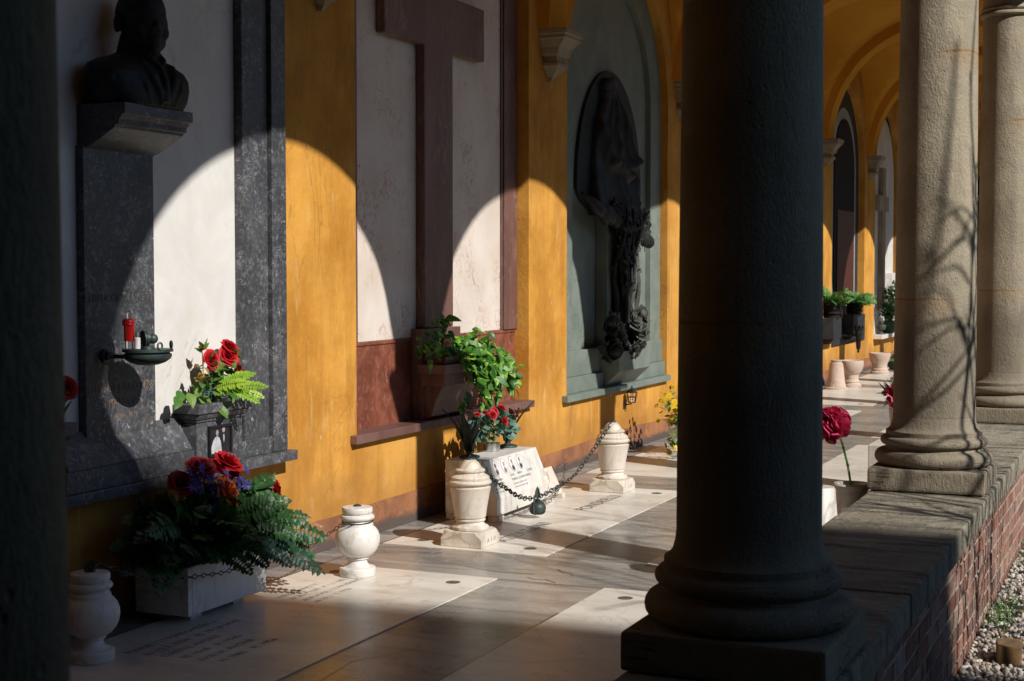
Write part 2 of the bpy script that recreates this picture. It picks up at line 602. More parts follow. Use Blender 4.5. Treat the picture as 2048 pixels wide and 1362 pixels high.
class MB:
    def __init__(s):
        s.v, s.f, s.mi, s.r = [], [], [], []
        s.cur = 0
        s.rnd = .5

    def add(s, vs, fs, r=None):
        o = len(s.v)
        s.v += [tuple(p) for p in vs]
        s.r += [s.rnd if r is None else r] * len(vs)
        s.f += [tuple(i + o for i in f) for f in fs]
        s.mi += [s.cur] * len(fs)
        return s

    def box(s, x0, x1, y0, y1, z0, z1, r=None):
        v = [(x, y, z) for z in (z0, z1) for y in (y0, y1) for x in (x0, x1)]
        return s.add(v, [(0, 2, 3, 1), (4, 5, 7, 6), (0, 1, 5, 4), (2, 6, 7, 3), (0, 4, 6, 2), (1, 3, 7, 5)], r)

    def prism(s, poly, axis, a, b):
        """poly of 2-D points; axis 'x': (y,z), 'y': (x,z), 'z': (x,y)"""
        def P(p, t):
            return {'x': (t, p[0], p[1]), 'y': (p[0], t, p[1]), 'z': (p[0], p[1], t)}[axis]
        n = len(poly)
        v = [P(p, a) for p in poly] + [P(p, b) for p in poly]
        f = [tuple(range(n)), tuple(range(2 * n - 1, n - 1, -1))]
        f += [(i, i + n, (i + 1) % n + n, (i + 1) % n) for i in range(n)]
        return s.add(v, f)

    def lathe(s, prof, c=(0, 0, 0), seg=32, sx=1, sy=1, axis=None):
        v, f = [], []
        q = Vector((0, 0, 1)).rotation_difference(Vector(axis)) if axis is not None else None
        n = len(prof)
        for i in range(seg):
            a = 2 * PI * i / seg
            for (r, z) in prof:
                p = Vector((r * math.cos(a) * sx, r * math.sin(a) * sy, z))
                if q: p = q @ p
                v.append(p + Vector(c))
        for i in range(seg):
            j = (i + 1) % seg
            for k in range(n - 1):
                f.append((i * n + k, j * n + k, j * n + k + 1, i * n + k + 1))
        f.append(tuple(i * n + n - 1 for i in range(seg)))
        f.append(tuple(i * n for i in range(seg - 1, -1, -1)))
        return s.add(v, f)

    def ell(s, c, rx, ry=None, rz=None, seg=20, rings=12, rot=None):
        ry = ry or rx
        rz = rz or rx
        v, f = [], []
        R = Matrix(rot) if rot is not None else None
        for i in range(rings + 1):
            t = PI * i / rings
            for j in range(seg):
                a = 2 * PI * j / seg
                p = Vector((rx * math.sin(t) * math.cos(a), ry * math.sin(t) * math.sin(a), rz * math.cos(t)))
                if R: p = R @ p
                v.append(p + Vector(c))
        for i in range(rings):
            for j in range(seg):
                k = (j + 1) % seg
                f.append((i * seg + j, (i + 1) * seg + j, (i + 1) * seg + k, i * seg + k))
        return s.add(v, f)

    def tube(s, pts, r, seg=8, closed=False):
        pts = [Vector(p) for p in pts]
        n = len(pts)
        rs = r if isinstance(r, (list, tuple)) else [r] * n
        v, f = [], []
        up = Vector((.13, .21, .97)).normalized()
        prev = None
        for i, p in enumerate(pts):
            if closed:
                d = pts[(i + 1) % n] - pts[i - 1]
            else:
                d = pts[min(i + 1, n - 1)] - pts[max(i - 1, 0)]
            d = d.normalized() if d.length > 1e-9 else Vector((0, 0, 1))
            if prev is None:
                a = d.cross(up)
                if a.length < .1: a = d.cross(Vector((1, 0, 0)))
            else:
                a = prev - d * prev.dot(d)
            a.normalize()
            prev = a
            b = d.cross(a)
            for k in range(seg):
                t = 2 * PI * k / seg
                v.append(p + (a * math.cos(t) + b * math.sin(t)) * rs[i])
        m = n if closed else n - 1
        for i in range(m):
            j = (i + 1) % n
            for k in range(seg):
                l = (k + 1) % seg
                f.append((i * seg + k, i * seg + l, j * seg + l, j * seg + k))
        if not closed:
            f.append(tuple(range(seg - 1, -1, -1)))
            f.append(tuple((n - 1) * seg + k for k in range(seg)))
        return s.add(v, f)

    def sqloft(s, prof, cx, cy):
        """wall-mounted square loft: rings (half width y, depth x, z), back at x=cx"""
        v, f = [], []
        for (h, d, z) in prof:
            v += [(cx, cy - h, z), (cx + d, cy - h, z), (cx + d, cy + h, z), (cx, cy + h, z)]
        n = len(prof)
        for i in range(n - 1):
            for k in range(4):
                l = (k + 1) % 4
                f.append((i * 4 + k, i * 4 + l, i * 4 + 4 + l, i * 4 + 4 + k))
        f.append((3, 2, 1, 0))
        f.append(tuple((n - 1) * 4 + k for k in range(4)))
        return s.add(v, f)

    def leaf(s, p, d, n, L, Wd, seg=4, curl=.25, fold=.2, shape='oval', r=None):
        p = Vector(p)
        d = Vector(d).normalized()
        n = Vector(n)
        n = n - d * n.dot(d)
        if n.length < 1e-4:
            n = d.orthogonal()
        n.normalize()
        sd = d.cross(n)
        if r is None: r = random.random()
        v, f = [], []
        for i in range(seg + 1):
            t = i / seg
            if shape == 'oval':
                w = math.sin(PI * min(1, t ** .85 + .02)) if t < 1 else 0.02
            elif shape == 'heart':
                w = (1 - t) ** .55 * min(1, (t * 5 + .25)) * 1.15 if t < 1 else .02
            elif shape == 'round':
                w = math.sqrt(max(0, 1 - (2 * t - 1) ** 2)) + .04
            elif shape == 'blade':
                w = (1 - t) ** .6 * (.6 + .4 * min(1, t * 4)) if t < 1 else .02
            else:
                w = 1 - t
            q = p + d * (L * t * (1 - .25 * abs(curl) * t)) - n * (curl * L * t * t)
            h = w * Wd / 2
            v += [q - sd * h + n * (fold * h), q, q + sd * h + n * (fold * h)]
        for i in range(seg):
            a = i * 3
            f += [(a, a + 1, a + 4, a + 3), (a + 1, a + 2, a + 5, a + 4)]
        return s.add(v, f, r)

    def build(s, name, mat, parent=None, bevel=0, smooth=False, loc=None, angle=35):
        me = bpy.data.meshes.new(name)
        off = np.array(rootloc(parent) if parent else (loc or (0, 0, 0)), float)
        vs = np.array(s.v, float) - off
        me.from_pydata(vs.tolist(), [], s.f)
        mats = mat if isinstance(mat, (list, tuple)) else [mat]
        for m in mats:
            me.materials.append(M[m] if isinstance(m, str) else m)
        me.polygons.foreach_set("material_index", s.mi)
        at = me.attributes.new("rnd", 'FLOAT', 'POINT')
        at.data.foreach_set("value", s.r)
        me.validate()
        bm = bmesh.new()
        bm.from_mesh(me)
        if bevel:
            es = [e for e in bm.edges if len(e.link_faces) == 2 and e.calc_face_angle(0) > rad(30)]
            try:
                bmesh.ops.bevel(bm, geom=es, offset=bevel, segments=2, profile=.6, affect='EDGES', clamp_overlap=True)
            except Exception:
                pass
        if not any('leaf' in m.name or 'petal' in m.name or 'frond' in m.name for m in me.materials):
            bmesh.ops.recalc_face_normals(bm, faces=bm.faces)
        bm.to_mesh(me)
        bm.free()
        if smooth:
            me.shade_smooth()
            if angle: me.set_sharp_from_angle(angle=rad(angle))
        o = bpy.data.objects.new(name, me)
        COL.objects.link(o)
        if parent:
            o.parent = parent
        elif loc:
            o.location = loc
        return o


def sculpt(mb, name, mat, parent, voxel, smooth=4, disp=None):
    """fuse the pieces of mb into one continuous skin"""
    tmp = mb.build("tmp_sculpt", mat, parent)
    md = tmp.modifiers.new("r", 'REMESH')
    md.mode = 'VOXEL'
    md.voxel_size = voxel
    sm = tmp.modifiers.new("s", 'SMOOTH')
    sm.factor = .5
    sm.iterations = smooth
    dg = bpy.context.evaluated_depsgraph_get()
    me = bpy.data.meshes.new_from_object(tmp.evaluated_get(dg))
    me.name = name
    me.materials.clear()
    me.materials.append(M[mat])
    me.polygons.foreach_set("material_index", [0] * len(me.polygons))
    me.shade_smooth()
    bpy.data.objects.remove(tmp)
    o = bpy.data.objects.new(name, me)
    COL.objects.link(o)
    o.parent = parent
    return o


def text(name, lines, parent, mat, origin, right, up, size, extrude=.0006, gap=1.35, align='LEFT', sx=1.0, spacing=1.05, thin=.016):
    """lettering lying on a surface, one mesh"""
    cu = bpy.data.curves.new("t", 'FONT')
    cu.body = lines
    cu.size = size
    cu.extrude = extrude
    cu.align_x = align
    cu.space_line = gap
    cu.space_character = spacing
    cu.offset = -size * thin
    cu.resolution_u = 3
    o = bpy.data.objects.new("t", cu)
    COL.objects.link(o)
    dg = bpy.context.evaluated_depsgraph_get()
    me = bpy.data.meshes.new_from_object(o.evaluated_get(dg))
    bpy.data.objects.remove(o)
    R = Vector(right).normalized()
    U = Vector(up).normalized()
    N = R.cross(U)
    base = Vector(origin) - Vector(rootloc(parent))
    for v in me.vertices:
        v.co = base + R * (v.co.x * sx) + U * v.co.y + N * (v.co.z + extrude)
    me.name = name
    me.materials.clear()
    me.materials.append(M[mat])
    t = bpy.data.objects.new(name, me)
    COL.objects.link(t)
    t.parent = parent
    return t


def V(*a):
    return Vector(a)


def rdir(zmin=-1, zmax=1):
    while True:
        v = V(random.uniform(-1, 1), random.uniform(-1, 1), random.uniform(zmin, zmax))
        if .1 < v.length < 1:
            return v.normalized()


def basis(ax):
    ax = Vector(ax).normalized()
    a = ax.orthogonal().normalized()
    return a, ax.cross(a), ax


def rose(mb, c, ax, R, layers=22, ruffle=.06, openness=1.0):
    """spiral of cupped petals opening along ax; R = bloom radius"""
    a, b, n = basis(ax)
    c = Vector(c)
    for i in range(layers):
        t = i / (layers - 1)
        ang = i * 2.39996 + random.uniform(-.2, .2)
        rad0 = R * (.06 + .32 * t)
        tilt = (.10 + 1.05 * t ** 1.4) * openness
        H = R * (.95 - .12 * t)
        Wd = R * (.55 + .75 * t)
        r = min(1, max(0, random.uniform(0, .6) + .4 * t))
        v, f = [], []
        nu, nv = 5, 4
        for j in range(nv + 1):
            vv = j / nv
            for k in range(nu + 1):
                uu = 2 * k / nu - 1
                wprof = (.45 + .75 * math.sin(PI * min(.8, vv * .62 + .12)))
                th = ang + uu * wprof * Wd / max(rad0 + R * .35, 1e-4) * .55
                tl = tilt * (.35 + .65 * vv) + (.35 * max(0, vv - .75) * 4 * .5 * t)
                rr = rad0 * (.35 + .65 * min(1, vv * 2)) + H * math.sin(tl) * vv
                z = -R * .45 + H * 1.05 * math.cos(tl * .85) * vv
                rr += ruffle * R * math.sin(uu * 5 + i) * vv * .6
                z -= abs(uu) ** 2 * R * .16 * vv
                v.append(c + (a * math.cos(th) + b * math.sin(th)) * rr + n * z)
        for j in range(nv):
            for k in range(nu):
                q = j * (nu + 1) + k
                f.append((q, q + 1, q + nu + 2, q + nu + 1))
        mb.add(v, f, r)


def peony(mb, c, R, layers=60, ax=(0, 0, 1)):
    a, b, n = basis(ax)
    c = Vector(c)
    for i in range(layers):
        d = (a * random.gauss(0, 1) + b * random.gauss(0, 1) + n * random.gauss(.25, .8)).normalized()
        p = c + d * R * random.uniform(.25, .55)
        L = R * random.uniform(.42, .6)
        nn = d.orthogonal() + rdir() * .6
        mb.leaf(p, d + rdir() * .35, nn, L, L * random.uniform(1.1, 1.6), 5, random.uniform(-.6, .8), random.uniform(-.6, .7), 'round')


def frond(mb, p, d, L, droop, Wd, n=18, r0=None, up=None, tip=.15, pl=1.0, stem=True):
    if up is None: up = V(.75, -.6, .55) + rdir() * .45
    p = Vector(p)
    d = Vector(d).normalized()
    pts = []
    sb_ = d.cross(V(0, 0, 1)) * random.uniform(-.28, .28)
    droop = droop * random.uniform(.7, 1.45)
    for i in range(13):
        t = i / 12
        pts.append(p + d * L * t + V(0, 0, -droop * L * t * t) + sb_ * L * t * t)
    if stem:
        mb.tube(pts, [.0022 * (1.2 - t / 12) for t in range(13)], 4)
    r = random.random() if r0 is None else r0
    for i in range(n):
        t = .12 + .86 * i / (n - 1)
        k = min(11, int(t * 12))
        fr = t * 12 - k
        q = pts[k].lerp(pts[k + 1], fr)
        tg = (pts[k + 1] - pts[k]).normalized()
        sd = tg.cross(Vector(up))
        if sd.length < .05: sd = tg.orthogonal()
        sd.normalize()
        nn = sd.cross(tg)
        w = Wd * (math.sin(PI * min(1, t * .75 + .14)) ** .8) * (1 - t * .35) * pl
        if t > .97: w *= .6
        for s_ in (-1, 1):
            if random.random() < .06: continue
            w = w * random.uniform(.86, 1.1)
            mb.leaf(q, sd * s_ + tg * random.uniform(.12, .42) + nn * random.uniform(-.2, .25), nn, w, L / n * 1.4, 3,
                    random.uniform(.1, .35), .15, 'oval', min(1, max(0, r + random.uniform(-.2, .2))))


def link_chain(mb, pts, L, Wd, r, kind='oval'):
    """links along a polyline"""
    pts = [Vector(p) for p in pts]
    cum = [0]
    for i in range(1, len(pts)):
        cum.append(cum[-1] + (pts[i] - pts[i - 1]).length)

    def at(s_):
        s_ = min(max(s_, 0), cum[-1] - 1e-6)
        for i in range(1, len(pts)):
            if cum[i] >= s_:
                return pts[i - 1].lerp(pts[i], (s_ - cum[i - 1]) / (cum[i] - cum[i - 1]))
    pitch = L - 2.2 * r
    n = int(cum[-1] / pitch)
    for i in range(n):
        c = at((i + .5) * pitch)
        d = (at((i + 1) * pitch) - at(i * pitch)).normalized()
        sd = d.cross(V(0, 0, 1)).normalized()
        up = sd.cross(d)
        ang = (PI / 2 if i % 2 else 0) + random.uniform(-.35, .35)
        e = sd * math.cos(ang) + up * math.sin(ang)
        lp = []
        N = 8 if kind == 'diamond' else 12
        for k in range(N):
            t = 2 * PI * k / N
            if kind == 'diamond':
                cs, sn = math.cos(t), math.sin(t)
                q = abs(cs) + abs(sn)
                lp.append(c + d * (cs / q * L / 2) + e * (sn / q * Wd / 2 + 0))
            else:
                lp.append(c + d * (math.cos(t) * L / 2) + e * (math.copysign(abs(math.sin(t)) ** .7, math.sin(t)) * Wd / 2))
        mb.tube(lp, r, 5, True)


def sag(a, b, drop, n=24):
    a, b = Vector(a), Vector(b)
    return [a.lerp(b, i / n) - V(0, 0, drop * 4 * (i / n) * (1 - i / n)) for i in range(n + 1)]


def arc(cy, cz, R, a0, a1, n):
    return [(cy + R * math.cos(a0 + (a1 - a0) * i / n), cz + R * math.sin(a0 + (a1 - a0) * i / n)) for i in range(n + 1)]


# ------------------------------------------------------------------ layout numbers (metres; wall at x=0, corridor along +y)
PITCH = 3.28
CY = [.853, 3.695] + [3.74 + PITCH * k for k in range(1, 11)]     # column axes
CX = 3.25
BR = [3.77 + PITCH * k for k in range(0, 11)]             # corbels on the wall
YEND = 37.2
SPR = 3.48

# ------------------------------------------------------------------ ground, floor
g = MB()
g.add([(-400, -400, -.06), (600, -400, -.06), (600, 900, -.06), (-400, 900, -.06)], [(0, 1, 2, 3)])
tag(g.build("ground", "ground"), kind="structure")

f = MB()
f.box(-.3, 3.02, -3.4, YEND, -.05, -.004)
fl = f.build("floor", "grey", bevel=0)
tag(fl, kind="structure")

# joints of the paving: thin dark grooves lying between the big grey strips
def joints():
    j = MB()
    z = -.003
    def ln(x0, y0, x1, y1, w=.004):
        d = V(x1 - x0, y1 - y0, 0).normalized()
        s_ = V(-d.y, d.x, 0) * w / 2
        a, b = V(x0, y0, z), V(x1, y1, z)
        j.add([a - s_, b - s_, b + s_, a + s_], [(0, 1, 2, 3)])
    for y in [2.9 + .05] + [6.20 + PITCH * k for k in range(9)]:
        ln(0, y + .56, 3.0, y + .575)
        ln(0, y + 1.215, 3.0, y + 1.215)
    ln(.175, -3, .175, YEND, .006)
    ln(2.78, -3, 2.78, YEND)
    ln(1.737, -3, 1.737, 6.19, .012)
    ln(1.186, -3, 1.186, 6.2, .005)
    for P in ([(1.30, 6.87), (1.36, 6.83), (1.40, 6.86), (1.48, 6.80)], [(1.5, 6.98), (1.47, 7.04), (1.42, 7.05), (1.36, 7.12)], [(.9, 7.0), (1.1, 6.93), (1.3, 6.95)], [(1.2, 4.2), (1.35, 4.6), (1.3, 5.1), (1.45, 5.4)]):
        for a in range(len(P) - 1): ln(*P[a], *P[a + 1], random.uniform(.004, .009))
    return j.build("paving_joint", "photo_dark", fl)
joints()

SLABROWS = ((.19, 1.18), (1.745, 2.77))
def plugs(parent, x0, x1, y0, y1):
    for px in (x0 + .17, x1 - .16):
        for py in (y0 + .17, y1 - .18):
            p = MB()
            p.lathe([(.001, .0005), (.034, .0005), (.036, .0012), (.001, .0012)][1:3], (px, py, 0), 24)
            p.build("plug", "plug", parent)

bays = [(4.0, 6.775), (7.405, 10.0), (10.65, 13.30), (13.94, 16.58), (17.22, 19.86), (20.5, 23.14), (23.8, 26.4)]
slab_labels = {
 (0, 0): "white marble grave slab under the flower planter, engraved MAINETTI and AVONI",
 (1, 0): "white marble grave slab between the two tall bollards, engraved AZZARONI PONDRELLI",
 (0, 1): "blank white floor slab with a dark plug, beside the big dark plinth",
 (1, 1): "blank white marble floor slab just left of the big dark column shaft",
 (2, 0): "white marble floor slab beneath the yellow daisies, beyond the second tall bollard",
}
SL = {}
for bi, (ya, yb) in enumerate(bays):
    for ri, (xa, xb) in enumerate(SLABROWS):
        if ri == 1 and bi in (2,): pass
        lab = slab_labels.get((bi, ri), "white floor slab farther along the gallery, in the %s row" % ("wall side" if ri == 0 else "column side"))
        t = thing("grave_slab", lab, "grave slab", ((xa + xb) / 2, (ya + yb) / 2, 0), "white slabs set in the gallery floor")
        b = MB()
        b.box(xa, xb, ya, yb, -.03, 0)
        b.build("slab_stone", "slab", t, bevel=.002)
        plugs(t, xa, xb, ya, yb)
        SL[(bi, ri)] = t
t = SL[(0, 0)]
text("inscription", "MAINETTI MARGHERITA\n N 12.7.1870   M 20.10.1942\n DANTE AVONI\n  N 1868   M 1945\n  EMILIA AVONI\n   N 1880   M 1956", t, 'letterfaint', (.44, 4.83, .0005), (0, 1, 0), (-1, 0, 0), .055, .0003, 1.5)
text("inscription", "PIERO MAINETTI\nN 20.11.1909  M 7.3.1981\nADELA MAZZONI MAINETTI\nN 1912  M 1990", t, 'letterfaint', (.44, 5.95, .0005), (0, 1, 0), (-1, 0, 0), .045, .0003, 1.5)
t = SL[(1, 0)]
text("inscription", "AZZARONI", t, 'photo_dark', (.82, 7.70, .0005), (0, 1, 0), (-1, 0, 0), .125, .0003, spacing=1.15, thin=.006)
text("inscription", "PONDRELLI", t, 'photo_dark', (.84, 8.92, .0005), (0, 1, 0), (-1, 0, 0), .125, .0003, spacing=1.1, thin=.006)

# ------------------------------------------------------------------ gallery wall with niches
NICHES = [  # y0, y1, depth, sill z, spring z, arched
    (4.02, 6.64, .03, .60, 3.6, False),
    (7.45, 9.97, .11, .594, 3.75, False),
    (10.72, 13.25, .07, .57, 2.98, True),
    (13.98, 16.55, .10, .50, 2.98, True),
    (17.25, 19.80, .10, .50, 2.98, True),
    (20.70, 23.12, .10, .475, 2.98, True),
    (24.00, 26.40, .10, .45, 2.98, True),
    (27.25, 29.7, .10, .50, 2.98, True),
    (30.5, 33.0, .10, .50, 2.98, True),
]
gw = thing("gallery_wall", "ochre plastered back wall of the gallery with memorial niches and a brown skirting", "wall", (0, 10, 0))
w = MB()
ya = -3.4
ztop = 6.6
def niche_outline(y0, y1, zs, sp, arched):
    if arched:
        R = (y1 - y0) / 2
        return [(y0, zs), (y1, zs)] + arc((y0 + y1) / 2, sp, R, 0, PI, 28)
    return [(y0, zs), (y1, zs), (y1, sp), (y0, sp)]
edges = [-3.4] + [(NICHES[i][1] + NICHES[i + 1][0]) / 2 for i in range(len(NICHES) - 1)] + [YEND]
for i, (y0, y1, d, zs, sp, ar) in enumerate(NICHES):
    A, B = edges[i], edges[i + 1]
    yc = (y0 + y1) / 2
    o = niche_outline(y0, y1, zs, sp, ar)
    # faces round the opening: left, right, below, above
    w.add([(0, A, 0), (0, y0, 0), (0, y0, ztop), (0, A, ztop)], [(0, 1, 2, 3)])
    w.add([(0, y1, 0), (0, B, 0), (0, B, ztop), (0, y1, ztop)], [(0, 1, 2, 3)])
    w.add([(0, y0, 0), (0, y1, 0), (0, y1, zs), (0, y0, zs)], [(0, 1, 2, 3)])
    top = [p for p in o[2:]]
    if ar:
        for k in range(len(top) - 1):
            p, q = top[k], top[k + 1]
            w.add([(0, p[0], p[1]), (0, p[0], ztop), (0, q[0], ztop), (0, q[0], q[1])], [(0, 1, 2, 3)])
    else:
        w.add([(0, y0, sp), (0, y1, sp), (0, y1, ztop), (0, y0, ztop)], [(0, 1, 2, 3)])
    n = len(o)
    for k in range(n):
        p, q = o[k], o[(k + 1) % n]
        if abs(p[0] - q[0]) + abs(p[1] - q[1]) < 1e-6: continue
        w.add([(0, *p), (0, *q), (-.3, *q), (-.3, *p)], [(0, 1, 2, 3)])
w.box(-.8, -.3, -3.4, YEND, 0, ztop)
w.build("plaster_face", "plaster", gw)
s = MB()
# skirting with a slightly wavering top edge
pts = [(0, -3.4)]
ys = np.arange(-3.4, YEND, .12)
zt = [.175 + .012 * math.sin(y * 1.7) + random.uniform(-.004, .004) for y in ys]
for k in range(len(ys) - 1):
    s.add([(.006, ys[k], -.003), (.006, ys[k + 1], -.003), (.006, ys[k + 1], zt[k + 1]), (.006, ys[k], zt[k]),
           (0, ys[k + 1], zt[k + 1]), (0, ys[k], zt[k])], [(0, 1, 2, 3), (3, 2, 4, 5)])
s.build("skirting", "skirt", gw)
# pale bare-plaster patches where the paint flaked off
for (y, z, ww, hh) in ((6.69, .60, .03, .055), (4.96, .50, .05, .07), (10.78, .49, .022, .02), (11.72, .50, .03, .02), (12.35, .50, .08, .02), (10.43, .80, .008, .035), (9.98, .75, .006, .02), (10.4, 1.3, .008, .03), (7.05, .62, .01, .02)):
    p = MB()
    k = 13
    rr = [random.uniform(.55, 1) for _ in range(k)]
    vs = [(.002, y + ww * rr[i] * math.cos(2 * PI * i / k) * .8, z + hh * rr[i] * math.sin(2 * PI * i / k) * .8) for i in range(k)]
    p.add(vs, [tuple(range(k))])
    p.build("bare_patch", plain("bare_plaster", (.50, .40, .29), .95, 0, .25, 30) if "bare_plaster" not in bpy.data.materials else bpy.data.materials["bare_plaster"], gw)
def corbel(y):
    b = MB()
    b.sqloft([(.012, .03, 2.925), (.02, .05, 2.955), (.09, .115, 3.02), (.105, .125, 3.025), (.105, .125, 3.05), (.088, .108, 3.06),
              (.085, .105, 3.10), (.12, .13, 3.105), (.125, .135, 3.13), (.13, .145, 3.16), (.155, .19, 3.215), (.17, .205, 3.22), (.17, .205, 3.245), (.185, .22, 3.25), (.185, .22, 3.285)], 0, y)
    return b.build("corbel", "corbel", gw, bevel=.004)
for y in BR: corbel(y)

# ------------------------------------------------------------------ vault, ribs, arcade
va = thing("gallery_vault", "ochre groin vaulted ceiling of the gallery with plain transverse arch bands", "vault", (1.5, 10, 3.3))
XW = 3.05
ends = CY[:]
for i in range(len(ends) - 1):
    y0, y1 = ends[i], ends[i + 1]
    if i == 0: y0, y1 = .5, 3.695
    yc = (y0 + y1) / 2
    h = (y1 - y0) / 2
    Ry = h - .18
    Rx = XW / 2
    b = MB()
    nx, ny = 32, 36
    vs, fs = [], []
    for a in range(nx + 1):
        x = Rx - Rx * math.cos(PI * a / nx)
        for c in range(ny + 1):
            y = yc - h * math.cos(PI * c / ny)
            z1 = math.sqrt(max(0, Rx * Rx - (x - Rx) ** 2))
            z2 = math.sqrt(max(0, Ry * Ry - (y - yc) ** 2)) * Rx / Ry
            vs.append((x, y, 3.32 + max(z1, z2)))
    for a in range(nx):
        for c in range(ny):
            q = a * (ny + 1) + c
            fs.append((q, q + 1, q + ny + 2, q + ny + 1))
    b.add(vs, fs)
    b.build("vault_bay", "vault", va, smooth=True, angle=25)
for y in CY[1:]:
    b = MB()
    o = arc(XW / 2, 3.285, XW / 2 + .10, 0, PI, 40)
    i_ = arc(XW / 2, 3.285, XW / 2 - .09, 0, PI, 40)
    i_ = [(x, z) for x, z in i_]
    for k in range(40):
        poly = [o[k], o[k + 1], i_[k + 1], i_[k]]
        b.prism(poly, 'y', y - .17, y + .17)
    b.build("arch_band", "vault", va)
# solid top, so that daylight only comes through the arcade
b = MB()
b.box(-.8, 3.0, -3.4, YEND, 5.2, 5.6)
b.build("attic_floor", "vault", va)

ar = thing("arcade_arches", "row of round ochre arches carried by the stone columns on the garden side", "arcade", (CX, 10, SPR))
b = MB()
for i in range(len(CY) - 1):
    y0, y1 = CY[i], CY[i + 1]
    yc = (y0 + y1) / 2
    R = (y1 - y0) / 2 - .15
    yc -= .07
    o = [(y0, SPR)] + arc(yc, SPR, R, PI, 0, 40) + [(y1, SPR), (y1, 6.6), (y0, 6.6)]
    b.prism(o, 'x', 3.10, 3.40)
b.build("spandrel_wall", "plaster", ar)
b = MB()
b.prism([(2.9, 6.6), (4.0, 6.35), (4.0, 6.45), (-1, 7.6), (-1, 7.5)], 'y', -3.4, YEND)
b.build("eaves", "roof", ar)

# neighbouring wing: the tall block behind the camera whose shadow lies over the near bays
wing = thing("church_block", "tall plain building closing the cloister behind the viewer", "building", (15, -9, 0))
b = MB()
ze = 20
ye = 6.03 - .415 / .82 * ze
b.prism([(-6, 0), (45, 0), (45, ze - .3), (23.8, ze - .3), (14, ze - 7.2), (-6, ze - 7.2)], 'y', ye - 10, ye)
b.build("block_wall", "church", wing)
b = MB()
b.prism([(-6.3, ze - 7.2), (14, ze - 7.2), (23.8, ze - .3), (45.3, ze - .3), (45.3, ze), (23.7, ze), (13.9, ze - 6.9), (-6.3, ze - 6.9)], 'y', ye - 10.3, ye + .01)
b.build("cornice", "church", wing)

# the other wings of the cloister, across the garden, and the lawn between
for nm, lab, bx in (("cloister_wing", "brown plastered cloister wing across the garden with a tiled roof", (34, 42, -2, 70)),
                    ("cloister_wing", "brown plastered cloister wing at the far end of the garden", (4.2, 33, 52, 60))):
    wg = thing(nm, lab, "building", (bx[0], bx[2], 0), "wings of the cloister")
    b = MB()
    b.box(bx[0], bx[1], bx[2], bx[3], 0, 5.0)
    b.build("wing_wall", "wingwall", wg)
    b = MB()
    b.prism([(bx[0] - .5, 5.0), (bx[1] + .5, 5.0), ((bx[0] + bx[1]) / 2, 6.6)], 'y', bx[2] - .4, bx[3] + .4)
    b.build("roof", "roof", wg)
g = MB()
g.add([(5.2, -3, -.045), (33.9, -3, -.045), (33.9, 51.9, -.045), (5.2, 51.9, -.045)], [(0, 1, 2, 3)])
tag(g.build("lawn", "lawn"), kind="structure")

# far end wall of the gallery
ew = thing("end_wall", "dark stone wall closing the far end of the gallery", "wall", (1.5, YEND, 0))
b = MB()
b.box(-.3, 3.5, YEND, YEND + .5, 0, 6.6)
b.build("end_face", "darkstone", ew)
b = MB()
b.box(.8, 2.2, YEND - .05, YEND, 0, 2.6)
b.build("end_door", "blackstone", ew, bevel=.01)

# ------------------------------------------------------------------ parapet
pa = thing("parapet", "low red brick parapet with grey coping stones carrying the columns", "wall", (CX, 8, 0))
CT = .55      # coping top
Y0P, Y1P = -3.0, YEND
b = MB()
b.box(3.06, 3.4765, Y0P, Y1P, -.3, CT - .105)
b.build("mortar_core", "mortar", pa)
# individual bricks of the garden face
b = MB()
course = .0745
nb = 0
for c in range(7):
    z0 = -.085 + c * course
    y = -1 + (c % 2) * .13
    while y < 14:
        L = .245 + random.uniform(-.012, .008)
        if random.random() < .25: L = .12
        d = 3.4805 + random.uniform(-.0015, .002)
        zz0, zz1 = z0 + .006 + random.uniform(-.002, .002), z0 + course - .007 + random.uniform(-.003, .003)
        if zz1 < CT - .104:
            b.box(3.44, d, y, y + L, zz0, zz1, random.random())
        y += L + .012
b.build("brickwork", "brick", pa, bevel=.0025)
# rough mortar packed under the coping in places
b = MB()
for (y0, y1) in ((5.55, 6.1), (6.3, 7.2), (7.6, 9)):
    n = int((y1 - y0) / .035)
    for k in range(n):
        y = y0 + (y1 - y0) * k / n
        b.ell((3.478 + random.uniform(-.006, .006), y, .443 - random.uniform(0, .014)), .02, .03, .022, 8, 6)
b.build("mortar_packing", "mortar", pa, smooth=True)
y = Y0P
k = 0
for y1 in (1.2, 3.02, 4.62, 6.0, 7.75, 9.4, 11.1, 12.8, 14.5, 17, 20, 23, 26, 29, 32, 35, YEND):
    b = MB()
    dx = random.uniform(-.006, .006)
    b.box(3.005 + dx, 3.515 + dx, y + .002, y1 - .002, CT - .10, CT + random.uniform(-.004, .003))
    o = b.build("coping_slab", "coping", pa, bevel=.009)
    y = y1
    k += 1

